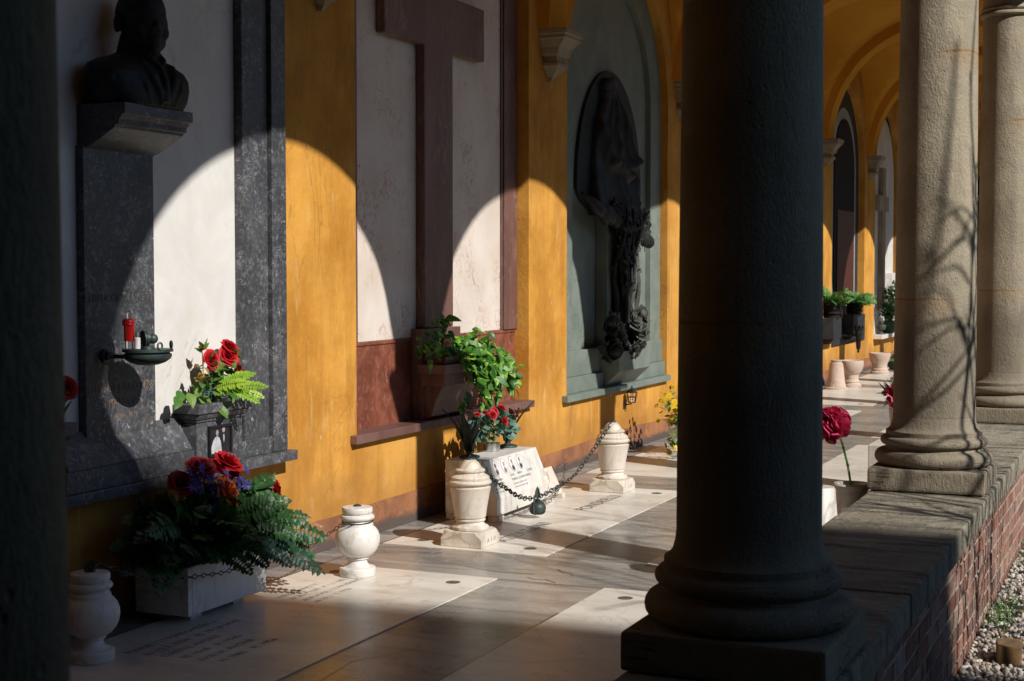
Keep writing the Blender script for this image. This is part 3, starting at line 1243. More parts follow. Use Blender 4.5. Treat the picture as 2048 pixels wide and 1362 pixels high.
# ------------------------------------------------------------------ columns
PL0, PL1 = CT + .0, CT + .10
def column(y, label):
    t = thing("stone_column", label, "column", (CX, y, CT), "columns of the arcade")
    b = MB()
    n = 6
    b.box(CX - .253, CX + .253, y - .262, y + .262, PL0 + .002, PL1)
    b.build("plinth", "sand", t, bevel=.012)
    b = MB()
    pr = [(.20, PL1 + .001)]
    for i in range(9):
        a = -PI / 2 + PI * i / 8
        pr.append((.238 + .036 * math.cos(a), PL1 + .036 + .035 * math.sin(a)))
    pr += [(.226, PL1 + .074), (.222, PL1 + .082), (.226, PL1 + .088)]
    for i in range(7):
        a = -PI / 2 + PI * i / 6
        pr.append((.226 + .021 * math.cos(a), PL1 + .110 + .021 * math.sin(a)))
    pr += [(.222, PL1 + .136), (.222, PL1 + .156), (.212, PL1 + .160), (.200, PL1 + .175), (.193, PL1 + .20), (.190, PL1 + .225)]
    b.lathe([(r_ * .958, z_) for r_, z_ in pr], (CX, y, 0), 64)
    b.build("column_base", "sand", t, smooth=True)
    b = MB()
    pr = []
    for i in range(25):
        u = i / 24
        pr.append((.190 - .018 * u ** 1.25, PL1 + .226 + (3.165 - PL1 - .226) * u))
    b.lathe([(r_ * .958, z_) for r_, z_ in pr], (CX, y, 0), 64)
    b.build("shaft", "sand", t, smooth=True)
    b = MB()
    pr = [(.172, 3.166), (.185, 3.168), (.196, 3.178), (.196, 3.188), (.185, 3.198), (.177, 3.2), (.177, 3.205), (.188, 3.21), (.192, 3.218), (.186, 3.226), (.174, 3.23), (.174, 3.29), (.19, 3.296), (.2, 3.31)]
    for i in range(7):
        a = i / 6 * PI / 2
        pr.append((.2 + .055 * math.sin(a), 3.315 + .065 * (1 - math.cos(a))))
    b.lathe([(r_ * .958, z_) for r_, z_ in pr], (CX, y, 0), 64)
    b.box(CX - .265, CX + .265, y - .265, y + .265, 3.382, 3.44)
    b.box(CX - .25, CX + .25, y - .25, y + .25, 3.44, 3.478)
    b.build("capital", "sand", t, smooth=True)
    return t
c0 = column(CY[1], "large dark stone column in shade in the foreground, on a cracked square plinth")
far = "distant stone column of the arcade beyond the one at the right edge"
labs = {0: "near-black column edge filling the left border, closest to the viewer",
        2: "sunlit stone column with thin branch shadows on its shaft, right of the dark column",
        3: "pale stone column cut by the right edge, its capital ring visible at the top"}
for i, y in enumerate(CY):
    if i == 1 or y > YEND - 1: continue
    dup(c0, (CX, y, CT), labs.get(i, far))
#@@PART2
# ------------------------------------------------------------------ memorial 1: bust monument in grey fossil marble
m1 = thing("wall_memorial", "grey fossil marble memorial with white panels, a bust shelf and carved names on its pillar", "memorial", (0, 5.35, .555))
b = MB(); b.box(-.29, -.022, 4.02, 6.64, .605, 3.6)
b.build("white_panel", "white", m1)
for sgn in (-1, 1):
    def Y(a, b_):      # mirror about the memorial's axis
        return (a, b_) if sgn > 0 else (2 * 5.33 - b_, 2 * 5.33 - a)
    b = MB(); b.box(-.021, .028, *Y(6.275, 6.50), .64, 3.6)
    b.build("side_frame", "fossil", m1, bevel=.004)
    b = MB(); b.box(-.021, .052, *Y(6.503, 6.636), .606, 3.6)
    b.build("outer_frame", "fossil", m1, bevel=.004)
    b = MB(); b.box(-.021, .047, *Y(6.13, 6.502), .606, .688)
    b.build("bottom_frame", "fossil", m1, bevel=.004)
    # small pedestal holding a flower vase
    p = MB()
    ya_, yb_ = Y(5.785, 6.16)
    p.box(-.02, .09, ya_, yb_, .607, .825)
    p.box(-.02, .098, ya_ - .008, yb_ + .008, .825, .838)
    p.prism([(-.02, .838), (.105, .838), (.118, .858), (.118, .866), (-.02, .866)], 'y', ya_ - .016, yb_ + .016)
    p.box(-.02, .128, ya_ - .034, yb_ + .034, .866, .91)
    p.build("vase_pedestal", "fossil", m1, bevel=.004)
b = MB(); b.box(-.021, .02, 5.095, 5.572, .70, 2.06)
b.build("name_pillar", "fossil", m1, bevel=.003)
b = MB()
b.prism([(-.02, .845), (.0, .85), (.085, .712), (.085, .70), (-.02, .70)], 'y', 4.90, 5.755)
b.build("sloping_slab", "fossil", m1, bevel=.003)
b = MB(); b.box(-.02, .088, 4.885, 5.77, .607, .699)
b.build("base_block", "fossil", m1, bevel=.003)
b = MB(); b.box(-.02, .10, 4.0, 6.655, .555, .605)
b.build("sill", "fossil", m1, bevel=.004)
b = MB()
def ringp(h, d, z): return (h, d, z)
b.sqloft([(.238, .03, 2.045), (.238, .045, 2.05), (.238, .075, 2.062), (.238, .12, 2.085), (.238, .17, 2.115), (.238, .195, 2.13),
          (.238, .20, 2.142), (.238, .215, 2.143), (.238, .218, 2.165), (.238, .225, 2.168), (.238, .235, 2.185), (.238, .25, 2.186), (.238, .25, 2.233)], -.02, 5.345)
b.build("bust_shelf", "fossil", m1, bevel=.002)
text("inscription", "FERRUCCIO MAINETTI", m1, 'letter', (.0205, 5.333, 1.40), (0, 1, 0), (0, 0, 1), .045, align='CENTER')
text("inscription", "ELENA DI INNOCENZO\nMAINETTI", m1, 'lettergold', (.0205, 5.333, 1.005), (0, 1, 0), (0, 0, 1), .052, align='CENTER', gap=1.25, sx=.78)
text("inscription", "1889   1979", m1, 'lettergold', (.0205, 5.36, .885), (0, 1, 0), (0, 0, 1), .032, align='CENTER')

# bronze bust, one skin
bu = thing("bust", "dark bronze bust of a bald man in jacket and tie on the memorial shelf", "bust", (.12, 5.345, 2.233))
b = MB()
O = V(.12, 5.345, 2.233)
def HE(c, rx, ry, rz, rot=None): b.ell(O + V(*c), rx, ry, rz, 24, 16, rot)
# trunk cut below the chest, as stacked rounded sections
tr = []
for (z, hw, dx, cx_) in ((.0, .225, .122, .005), (.04, .258, .13, .005), (.09, .278, .135, .0), (.135, .285, .13, -.005), (.168, .27, .118, -.012), (.195, .21, .10, -.02), (.215, .13, .08, -.022), (.235, .085, .068, -.015)):
    ring = []
    for k in range(40):
        a = 2 * PI * k / 40
        cs, sn = math.cos(a), math.sin(a)
        e = .72
        ring.append(O + V(cx_ + dx * math.copysign(abs(cs) ** e, cs), hw * math.copysign(abs(sn) ** e, sn), z))
    tr.append(ring)
vs = [p for r_ in tr for p in r_]
fs = [(i * 40 + k, i * 40 + (k + 1) % 40, i * 40 + 40 + (k + 1) % 40, i * 40 + 40 + k) for i in range(7) for k in range(40)]
fs += [tuple(range(39, -1, -1)), tuple(280 + k for k in range(40))]
b.add(vs, fs)
b.tube([O + V(-.01, 0, .18), O + V(.0, 0, .24), O + V(.012, .004, .30)], [.095, .092, .088], 20)
hz = rad(-24)
H = Matrix.Rotation(hz, 3, 'Z')
def hp(x, y, z): return O + V(.022, .0, .352) + H @ (V(x, y, z) * 1.15)
def HD(c, rx, ry, rz): b.ell(hp(*c), rx * 1.1, ry * 1.12, rz * 1.1, 24, 16, H)
HD((-.012, 0, .045), .112, .092, .108)      # skull
HD((.032, 0, -.005), .078, .082, .102)        # face
HD((.034, 0, -.064), .066, .074, .048)      # jaw
HD((.085, 0, -.085), .024, .028, .02)       # chin
HD((.03, 0, -.092), .05, .052, .028)        # jowl under the chin
for s_ in (-1, 1):
    HD((.068, s_ * .045, -.03), .028, .026, .032)     # cheek
    HD((.078, s_ * .032, .036), .014, .025, .009)      # brow
    HD((.086, s_ * .033, .013), .010, .014, .008)     # eyelid
    HD((-.012, s_ * .097, .0), .02, .012, .036)       # ear
    HD((.0, s_ * .093, -.012), .012, .010, .02)
b.tube([hp(.090, 0, .03), hp(.100, 0, .004), hp(.108, 0, -.02)], [.010, .014, .017], 12)
HD((.098, .015, -.025), .011, .009, .009)
HD((.098, -.015, -.025), .011, .009, .009)
HD((.099, 0, -.052), .012, .026, .006)
HD((.096, 0, -.064), .012, .024, .007)
# collar, lapels and tie raised on the chest
for s_ in (-1, 1):
    b.tube([O + V(.05, s_ * .065, .235), O + V(.098, s_ * .04, .20), O + V(.115, s_ * .014, .182)], [.016, .017, .011], 10)
    lap = [O + V(.0, s_ * .12, .215), O + V(.095, s_ * .10, .17), O + V(.128, s_ * .075, .12), O + V(.138, s_ * .035, .055), O + V(.128, s_ * .014, .005)]
    b.tube(lap, [.014, .024, .026, .018, .01], 10)
    b.tube([O + V(.11, s_ * .16, .14), O + V(.132, s_ * .12, .08), O + V(.124, s_ * .08, .01)], [.008, .011, .008], 8)
    b.tube([O + V(-.03, s_ * .24, .17), O + V(.06, s_ * .265, .10), O + V(.07, s_ * .215, .02)], [.012, .014, .008], 8)
b.ell(O + V(.118, 0, .168), .016, .022, .018)
b.tube([O + V(.12, 0, .16), O + V(.137, 0, .10), O + V(.134, 0, .02)], [.015, .022, .024], 10)
sculpt(b, "body", "bronze", bu, .0055, 3)

# wall-hung votive dish with its electric candles
dl = thing("votive_dish", "dark bronze dish lamp on a bracket fixed to the name pillar", "lamp", (.20, 5.28, 1.13))
c = V(.20, 5.28, -.004)
b = MB()
b.lathe([(.02, 1.13), (.045, 1.132), (.075, 1.142), (.096, 1.157), (.102, 1.168), (.102, 1.178), (.094, 1.181), (.094, 1.186), (.108, 1.188), (.108, 1.199), (.10, 1.2), (.03, 1.197), (.028, 1.21), (.024, 1.214)], c, 40)
b.build("bowl", "bronzeg", dl, smooth=True)
b = MB()
b.tube([(.02, 5.215, 1.165), (.08, 5.235, 1.162), (.16, 5.265, 1.16)], .0095, 10)
b.lathe([(.03, 0), (.03, .012), (.018, .018), (.018, .03)], (.02, 5.215, 1.165), 20, axis=(1, 0, 0))
b.build("bracket", "bronzeg", dl, smooth=True)
b = MB()
b.ell(c + V(0, 0, 1.243), .018, .018, .02)
for r_, x_ in ((.024, .004), (.032, -.006), (.036, -.018)):
    b.lathe([(r_ - .008, -.005), (r_, -.004), (r_, .004), (r_ - .008, .005)], c + V(x_ * .5, x_ * .85, 1.244), 28, axis=(.5, .85, .05))
b.ell(c + V(.018, .014, 1.243), .022, .022, .022)
b.build("knob", "bronzeg", dl, smooth=True)
for (dx, dy) in ((.055, .092), (.098, -.045)):
    b = MB()
    q = c + V(dx, dy, 1.215)
    b.tube([q + V(-dy * .10 * math.cos(t), dx * .10 * math.cos(t), .015 * math.sin(t)) for t in [2 * PI * k / 14 for k in range(14)]], .0042, 6, True)
    b.build("ring_handle", "bronzeg", dl, smooth=True)
rc = thing("electric_candle", "red plastic grave candle with clear bulb on the wall dish", "candle", (.163, 5.203, 1.2), "electric candles on the wall dish")
q = V(.163, 5.203, 0)
b = MB(); b.lathe([(.017, 1.2), (.017, 1.232)], q, 20)
b.build("foot", "glass", rc, smooth=True)
b = MB(); b.lathe([(.0205, 1.232), (.0215, 1.234), (.0215, 1.298), (.0245, 1.30), (.0245, 1.306), (.0235, 1.308), (.0245, 1.31), (.0245, 1.316), (.0232, 1.318), (.0232, 1.326), (.012, 1.328)], q, 28)
b.box(q.x - .03, q.x - .02, q.y - .008, q.y + .008, 1.298, 1.32)
b.build("holder", "redplastic", rc, smooth=True)
b = MB(); b.lathe([(.010, 1.328), (.0125, 1.337), (.011, 1.348), (.006, 1.358), (.001, 1.364)], q, 16)
b.build("bulb", "glass", rc, smooth=True)
wc = thing("electric_candle", "short white candle bulb beside the bronze knob on the wall dish", "candle", (.205, 5.205, 1.2), "electric candles on the wall dish")
q = V(.205, 5.205, 0)
b = MB(); b.lathe([(.0125, 1.2), (.0125, 1.245), (.009, 1.248)], q, 20)
b.build("holder", "whiteplastic", wc, smooth=True)
b = MB(); b.lathe([(.007, 1.248), (.009, 1.256), (.006, 1.268), (.001, 1.276)], q, 14)
b.build("bulb", "glass", wc, smooth=True)

# framed photograph leaning on the right pedestal
pf = thing("photo_frame", "black framed photograph of a couple leaning on the grey pedestal", "photo", (.10, 5.96, .635))
y0, y1, z0, z1, x0 = 5.868, 6.055, .655, .80, .1
b = MB()
for (a, c_, d, e) in ((y0, y1, z0, z0 + .012), (y0, y1, z1 - .012, z1), (y0, y0 + .012, z0 + .012, z1 - .012), (y1 - .012, y1, z0 + .012, z1 - .012)):
    b.box(.091, .106, a, c_, d, e)
b.build("frame", "blackplastic", pf, bevel=.002)
b = MB(); b.box(.091, .098, y0 + .012, y1 - .012, z0 + .012, z1 - .012)
b.build("picture", "photo_dark", pf)
def figure(name, pts, mat, x):
    b = MB(); b.prism(pts, 'x', x - .0004, x)
    return b.build(name, mat, pf)
figure("woman", [(5.886, .668), (5.89, .70), (5.905, .728), (5.918, .742), (5.935, .748), (5.952, .742), (5.966, .72), (5.975, .668)], "photo_white", .0986)
figure("face", [(5.937 + .011 * math.cos(t), .763 + .015 * math.sin(t)) for t in [k * PI / 6 for k in range(12)]], "photo_grey", .0990)
figure("face", [(5.99 + .012 * math.cos(t), .775 + .014 * math.sin(t)) for t in [k * PI / 6 for k in range(12)]], "photo_grey", .0986)
figure("shirt", [(5.986, .752), (5.995, .752), (5.996, .73), (5.991, .712), (5.987, .73)], "photo_white", .0990)
figure("suit", [(5.972, .668), (5.973, .74), (5.985, .757), (6.0, .757), (6.02, .742), (6.024, .668)], "photo_dark", .0984)

# ------------------------------------------------------------------ flowers standing on memorial 1
def sprig(mb, p, d, L, n, Wd, shape='oval'):
    p = Vector(p); d = Vector(d).normalized()
    mb.tube([p, p + d * L], .0016, 4)
    for k in range(n):
        t = (k + 1) / n
        mb.leaf(p + d * L * t, d + rdir() * .9, rdir(), Wd * random.uniform(.8, 1.25), Wd * .5, 4, .35, .25, shape)

fa = thing("flower_arrangement", "red roses with bright yellow-green fern leaves in the right pedestal of the bust memorial", "flowers", (.04, 5.96, .91))
base = V(.045, 5.96, .90)
st = MB(); gl = MB()
RO = [((.10, 5.895, 1.115), (1, -.25, .25), .045), ((.085, 6.062, 1.125), (1, -.3, .55), .052), ((.075, 6.085, 1.165), (.7, .1, .8), .048), ((.085, 6.135, 1.045), (.9, .5, -.1), .042)]
for p, ax, R in RO:
    b = MB(); rose(b, p, ax, R)
    b.build("rose", "redpetal", fa, smooth=True, angle=0)
    q = Vector(p)
    st.tube([base + V(random.uniform(-.02, .02), random.uniform(-.05, .05), 0), base.lerp(q, .55) + V(.01, 0, .02), q - Vector(ax).normalized() * R * .4], .003, 6)
    for k in range(7):
        gl.leaf(base.lerp(q, .4 + .09 * k), rdir(-.4, .8), rdir(), .075, .045, 4, .3, .2)
b = MB(); rose(b, (.08, 5.85, 1.168), (.3, -.3, 1), .024, 10, .03, .35)
b.build("rosebud", "redpetal", fa, smooth=True, angle=0)
st.tube([base, (.07, 5.87, 1.05), (.08, 5.85, 1.15)], .003, 6)
for k in range(5): gl.leaf((.08, 5.85, 1.145 + .008 * k), V(random.uniform(-1, 1), random.uniform(-1, 1), 1), rdir(), .05, .025)
for k in range(34):
    p = base + V(random.uniform(-.02, .10), random.uniform(-.15, .16), random.uniform(.02, .17))
    gl.leaf(p, V(random.uniform(.1, 1), random.uniform(-.9, .9), random.uniform(-.5, .6)), V(.4, 0, 1), random.uniform(.06, .10), random.uniform(.035, .05), 5, .35, .2)
for p in ((.07, 5.69, .98), (.08, 5.66, .955), (.09, 5.72, .97), (.10, 5.99, .885), (.11, 5.93, .90)):
    gl.leaf(p, V(.5, random.uniform(-.8, .3), -.45), V(1, -.4, .4), .085, .055, 5, .3, .2)
st.build("stems", "stem", fa)
gl.build("rose_leaves", "rosegreen", fa)
for d, L, dr in (((.9, .75, .25), .25, .22), ((.7, .9, .1), .25, .25), ((1, .35, .05), .22, .25), ((.5, .9, .55), .24, .25), ((.9, .1, .35), .2, .25), ((.8, .55, .6), .23, .2)):
    b = MB(); frond(b, base + V(.02, .0, .07), d, L, dr, .046, 17)
    b.build("fern_frond", "fernlight", fa)
b = MB()
for k in range(9): sprig(b, base + V(0, random.uniform(-.1, .1), 0), V(random.uniform(-.1, .3), random.uniform(-.8, .5), 1), random.uniform(.13, .2), 46, .014)
b.build("lavender", "lavender", fa)
b = MB()
for k in range(11): b.leaf(V(.09, 5.80 + random.uniform(-.03, .05), 1.07 + random.uniform(-.06, .05)), V(.6, random.uniform(-.6, .5), random.uniform(-1, .3)), rdir(), .055, .026, 4, .6, .4)
b.build("withered_petals", "dryleaf", fa)

fb = thing("flower_arrangement", "single dark red rose with thin leaves at the left end of the bust memorial", "flowers", (.06, 4.86, .91))
b = MB(); rose(b, (.09, 4.885, 1.055), (.8, -.3, .5), .05)
b.build("rose", "redpetal", fb, smooth=True, angle=0)
b = MB(); b.tube([(.06, 4.87, .90), (.085, 4.885, 1.02)], .003, 6)
b.build("stem", "stem", fb)
b = MB()
for k in range(9): b.leaf((.07, 4.875, .91 + .012 * k), V(random.uniform(-.2, 1), random.uniform(-.5, 1), 1.1), rdir(), .09, .016, 4, .4, .2, 'blade')
b.build("rose_leaves", "rosegreen", fb)

# ------------------------------------------------------------------ memorial 2: tall red cross
m2 = thing("wall_memorial", "red marble cross memorial with pink-veined white panels and a projecting flower ledge", "memorial", (-.05, 8.65, .55))
b = MB(); b.box(-.295, -.11, 7.45, 9.97, 1.115, 3.75)
b.build("veined_panel", "pink", m2)
b = MB(); b.box(-.295, -.108, 7.45, 9.97, .60, 1.09)
b.build("red_dado", "red", m2)
b = MB(); b.box(-.295, -.10, 7.45, 9.97, 1.09, 1.113)
b.build("dado_moulding", "red", m2, bevel=.006)
for (a, c_) in ((9.735, 9.969), (7.451, 7.615)):
    b = MB(); b.box(-.109, -.088, a, c_, 1.114, 3.75)
    b.build("side_frame", "mauve", m2, bevel=.003)
    aa = (a - .03, a - .004) if a > 8 else (c_ + .004, c_ + .03)
    b = MB(); b.box(-.109, -.098, *aa, 1.114, 3.75)
    b.build("frame_bead", "mauve", m2, bevel=.003)
b = MB()
b.prism([(8.405, 1.17), (8.815, 1.17), (8.815, 2.94), (9.305, 2.94), (9.305, 3.29), (8.815, 3.29), (8.815, 3.72), (8.405, 3.72), (8.405, 3.29), (7.89, 3.29), (7.89, 2.94), (8.405, 2.94)], 'x', -.108, -.045)
b.build("cross", "mauve", m2, bevel=.012)
b = MB(); b.box(-.107, -.028, 8.335, 8.885, .602, 1.168)
b.build("cross_base", "mauve", m2, bevel=.004)
b = MB()
b.box(-.03, .16, 8.27, 8.95, .895, .95)
b.box(-.03, .135, 8.31, 8.91, .815, .895)
b.prism([(-.03, .815), (.10, .815), (.05, .72), (.02, .62), (-.03, .60)], 'y', 8.36, 8.86)
b.build("flower_ledge", "mauve", m2, bevel=.004)
b = MB(); b.box(-.11, .045, 7.375, 9.975, .55, .60)
b.build("sill", "mauve", m2, bevel=.004)

# trailing pothos on the ledge
po = thing("pothos_plant", "trailing variegated pothos in a square brown pot on the cross memorial ledge", "potted plant", (.06, 8.55, .95))
b = MB()
b.prism([(-.02, .951), (.125, .951), (.14, 1.0), (-.02, 1.0)], 'y', 8.33, 8.74)
b.build("pot", "terracotta", po, bevel=.006)
lv = MB(); vn = MB()
def vine(p0, pts, n, spread, Lr=(.06, .095)):
    P = [Vector(p0)] + [Vector(q) for q in pts]
    vn.tube(P, .0025, 5)
    for k in range(n):
        t = random.random() * (len(P) - 1)
        i = int(t)
        q = P[i].lerp(P[i + 1], t - i) + rdir() * spread * random.random()
        d = V(random.uniform(.15, 1.0), random.uniform(-.8, .9), random.uniform(-.9, .45))
        lv.leaf(q, d, V(.75, -.35, .75) + rdir() * .55, random.uniform(*Lr) * random.choice((.6, .8, 1, 1, 1.2)), random.uniform(.035, .075), 5, random.uniform(.0, .7), random.uniform(.1, .4), 'heart')
o_ = V(.06, 8.52, 1.0)
vine(o_, [(.05, 8.33, 1.12), (.06, 8.28, 1.22)], 20, .06)
vine(o_, [(.08, 8.40, 1.15), (.08, 8.37, 1.26)], 20, .05)
vine(o_, [(.05, 8.20, 1.08), (.08, 8.08, 1.05)], 22, .07)
vine(o_, [(.10, 8.56, 1.10), (.14, 8.72, 1.08)], 26, .08)
vine(o_, [(.12, 8.66, 1.08), (.16, 8.86, 1.06), (.17, 9.02, 1.0), (.17, 9.2, .93)], 46, .08)
vine(o_, [(.14, 8.70, 1.03), (.18, 8.9, .97), (.19, 9.1, .88), (.18, 9.32, .83)], 50, .08)
vine(o_, [(.15, 8.62, 1.02), (.20, 8.75, .93), (.21, 8.88, .82), (.20, 8.98, .72)], 46, .08)
vine(o_, [(.16, 8.56, 1.0), (.21, 8.62, .92), (.22, 8.66, .80), (.21, 8.66, .68)], 30, .05)
vine(o_, [(.15, 8.72, 1.0), (.2, 8.95, .93), (.21, 9.1, .82), (.2, 9.24, .78)], 40, .07)
vine(o_, [(.17, 8.5, .98), (.21, 8.50, .86), (.22, 8.44, .74), (.21, 8.32, .67)], 14, .03)
vine(o_, [(.1, 8.5, 1.06), (.16, 8.42, 1.02)], 16, .05)
vine(o_, [(.1, 8.4, 1.04), (.12, 8.26, 1.06), (.12, 8.12, 1.02)], 30, .07)
vine(o_, [(.1, 8.6, 1.06), (.13, 8.74, 1.12), (.14, 8.9, 1.10)], 26, .06)
vine(o_, [(.15, 8.66, 1.0), (.21, 8.78, .90), (.22, 8.82, .78), (.21, 8.80, .66)], 44, .06)
vine(o_, [(.15, 8.62, 1.0), (.22, 8.68, .92), (.22, 8.72, .82)], 34, .07)
vine(o_, [(.15, 8.8, 1.02), (.2, 9.0, .95), (.21, 9.05, .82)], 34, .07)
vn.build("vines", "stem", po)
lv.build("leaves", "ivy", po)
b = MB(); rose(b, (.16, 8.30, 1.085), (.6, -.5, .6), .032, 12, .03, .5)
b.build("pale_rose", "palepink", po, smooth=True, angle=0)

# ------------------------------------------------------------------ memorial 3: green stone with the bronze mourner
m3 = thing("wall_memorial", "arched grey-green stone memorial with a dark bronze relief of a draped mourner", "memorial", (-.02, 11.97, .525))
yc = 11.985
def arched(x0, x1, hw, sp, z0, mat, name, holes=None, bevel=0):
    b = MB()
    b.prism([(yc - hw, z0), (yc + hw, z0)] + arc(yc, sp, hw, 0, PI, 40), 'x', x0, x1)
    return b.build(name, mat, m3, bevel=bevel)
arched(-.28, -.115, 1.262, 2.98, .55, "green", "back_panel")
b = MB()
o = arc(yc, 2.98, 1.262, 0, PI, 40)
i_ = arc(yc, 2.98, .975, 0, PI, 40)
for k in range(40): b.prism([o[k], o[k + 1], i_[k + 1], i_[k]], 'x', -.114, -.068)
b.prism([(yc + .975, .9), (yc + 1.262, .9), (yc + 1.262, 2.98), (yc + .975, 2.98)], 'x', -.114, -.068)
b.prism([(yc - .975, .9), (yc - 1.262, .9), (yc - 1.262, 2.98), (yc - .975, 2.98)], 'x', -.114, -.068)
b.build("arched_frame", "green", m3)
b = MB()
b.box(-.114, -.045, yc - 1.262, yc + 1.262, .70, .90)
b.build("upper_step", "green", m3, bevel=.005)
b = MB(); b.box(-.114, -.015, yc - 1.262, yc + 1.262, .576, .699)
b.build("lower_step", "green", m3, bevel=.005)
b = MB(); b.box(-.114, .05, 10.62, 13.225, .525, .575)
b.build("sill", "green", m3, bevel=.004)
b = MB(); b.box(-.113, -.012, 11.66, 12.25, .87, 2.02)
b.build("pillar", "green", m3, bevel=.005)
b = MB()
b.prism([(-.05, .868), (.125, .868), (.125, .705), (-.01, .58), (-.05, .58)], 'y', 11.58, 12.37)
b.build("ledge_block", "green", m3, bevel=.005)
# sunk oval behind the figure
b = MB()
ov = [(yc - .04 + .79 * math.cos(t), 2.22 + (.98 if math.sin(t) > 0 else .24) * math.sin(t)) for t in [2 * PI * k / 64 for k in range(64)]]
b.prism(ov, 'x', -.114, -.085)
b.build("relief_oval", "bronze", m3, bevel=.004)

fg = thing("bronze_mourner", "dark bronze hooded mourner draped over the thorny rose stems of the green memorial", "sculpture", (.02, 11.95, 2.0))
def relief(y, z):
    """height of the carved drapery over the oval (None outside the figure)"""
    t = (3.13 - z) / 1.15                       # 0 at the hood, 1 at the hem
    c = 11.80 + .03 * math.sin(t * 3) + .34 * max(0, t - .45) ** 1.2
    w = .105 + .05 * min(1, t * 6) if t < .17 else .155 + .40 * ((t - .17) / .83) ** .75
    if t < .10: w = .155 * math.sqrt(max(0, 1 - ((.10 - t) / .10) ** 2)) + .001
    if t < 0 or t > 1: return None
    u = (y - c) / w
    if abs(u) >= 1: return None
    h = (.10 + .06 * t) * math.sqrt(1 - u * u)
    ph = 2.2 * t + .8 * math.sin(t * 6 + u)
    fold = (1 - abs(math.sin(3.2 * u * (1 + .5 * t) + ph))) ** 1.6
    fine = (1 - abs(math.sin(8.5 * u + 1.7 * math.sin(4 * t + u) + 3 * t))) ** 2.2
    h += (.085 * fold + .030 * fine) * min(1, max(0, t - .05) * 4) * (1 - u * u) ** .35
    # face hollow under the hood, bent arms, gathered cloth at the waist
    h -= .055 * math.exp(-(((y - c - .02) / .05) ** 2 + ((z - 2.97) / .06) ** 2))
    h += .030 * math.exp(-(((y - c - .03) / .035) ** 2 + ((z - 2.955) / .045) ** 2))
    for (ya1, za1, yb1, zb1) in ((11.56, 2.70, 11.64, 2.42), (11.64, 2.42, 11.92, 2.34), (12.02, 2.72, 12.12, 2.46), (12.12, 2.46, 11.92, 2.32)):
        dx, dz = yb1 - ya1, zb1 - za1
        q = max(0, min(1, ((y - ya1) * dx + (z - za1) * dz) / (dx * dx + dz * dz)))
        dd = math.hypot(y - ya1 - q * dx, z - za1 - q * dz)
        h += .055 * math.exp(-(dd / .05) ** 2)
    h += .03 * (1 - abs(math.sin(9 * (z - 2.2) + 4 * (y - 11.9)))) ** 2 * max(0, 1 - abs(t - .9) / .16)
    return max(.004, h * .82)
b = MB()
NY, NZ = 150, 190
idx, vs, fs = {}, [], []
for a in range(NY + 1):
    for k in range(NZ + 1):
        y = 11.18 + 1.32 * a / NY
        z = 1.97 + 1.17 * k / NZ
        hh = relief(y, z)
        if hh is not None:
            idx[(a, k)] = len(vs)
            vs.append((-.075 + hh, y, z))
front = len(vs)
vs += [(-.09, p[1], p[2]) for p in vs]
used = {}
for a in range(NY):
    for k in range(NZ):
        q = [(a, k), (a + 1, k), (a + 1, k + 1), (a, k + 1)]
        if all(p in idx for p in q):
            f4 = [idx[p] for p in q]
            fs.append(tuple(f4))
            for e in range(4):
                used[(f4[e], f4[(e + 1) % 4])] = 1
for (p, q) in list(used):
    if (q, p) not in used:
        fs.append((q, p, p + front, q + front))
b.add(vs, fs)
b.build("draped_figure", "bronzef", fg, smooth=True, angle=60)
random.seed(9)
# cloth edge spilling over the oval, with curling fringes
for k in range(11):
    ya2 = 11.22 + .125 * k
    b = MB()
    z_ = 2.05 - .035 * k * .6 + random.uniform(-.02, .02)
    pts = [V(-.04, ya2 - .10, z_ + .10), V(.03 + .01 * (k % 3), ya2 - .02, z_ + .03), V(.06, ya2 + .07, z_ - .05 - .03 * (k % 2)), V(.04, ya2 + .16, z_ - .02), V(.0, ya2 + .20, z_ + .05)]
    sm = []
    for i in range(len(pts) - 1):
        for q in range(4): sm.append(pts[i].lerp(pts[i + 1], q / 4))
    b.tube(sm, [.014 + .034 * math.sin(PI * i / (len(sm) - 1)) for i in range(len(sm))], 10)
    b.build("cloth_roll", "bronzef", fg, smooth=True, angle=0)
b = MB()
for k in range(110):
    y = random.uniform(11.62, 12.5)
    z_ = 2.10 - .1 * (y - 11.7) + random.uniform(-.03, .03)
    L = random.uniform(.10, .30)
    ph = random.uniform(0, 6)
    b.tube([V(.05 + random.uniform(-.03, .04), y + .02 * math.sin(ph + i * 1.2) + .006 * i * math.sin(ph), z_ - L * i / 6) for i in range(7)], [.011 - .0013 * i for i in range(7)], 6)
b.build("fringe", "bronzef", fg, smooth=True, angle=0)
# thorny stems
stem_i = 0
for k in range(23):
    yt = 11.70 + .54 * k / 22 + random.uniform(-.04, .04)
    yb = 11.90 + (yt - 11.96) * .35 + random.uniform(-.03, .03)
    x_ = .05 + .05 * math.sin(k * 2.1)
    pts = []
    for i in range(12):
        t = i / 11
        pts.append(V(x_ + .03 * math.sin(t * 7 + k), yt + (yb - yt) * t ** .8 + .03 * math.sin(t * 9 + k * 1.7), 2.05 - .95 * t))
    b = MB()
    b.tube(pts, [.012 + .014 * (i / 11) for i in range(12)], 8)
    for i in range(1, 11):
        if random.random() < .6:
            d = V(random.uniform(-.2, 1), random.choice((-1, 1)), random.uniform(.1, .7)).normalized()
            b.lathe([(.009, 0), (.004, .03), (.0006, .055)], pts[i] + d * .008, 6, axis=d)
    for i in range(8):
        p = pts[random.randint(0, 7)]
        b.leaf(p, V(.4, random.choice((-1, 1)), random.uniform(-.6, .6)), V(1, 0, .3), .09, .05, 4, .3, .2)
    b.build("thorny_stem", "bronze" if k < 15 else "bronzer", fg, smooth=True)  # right-hand stems also take the paler, lit bronze
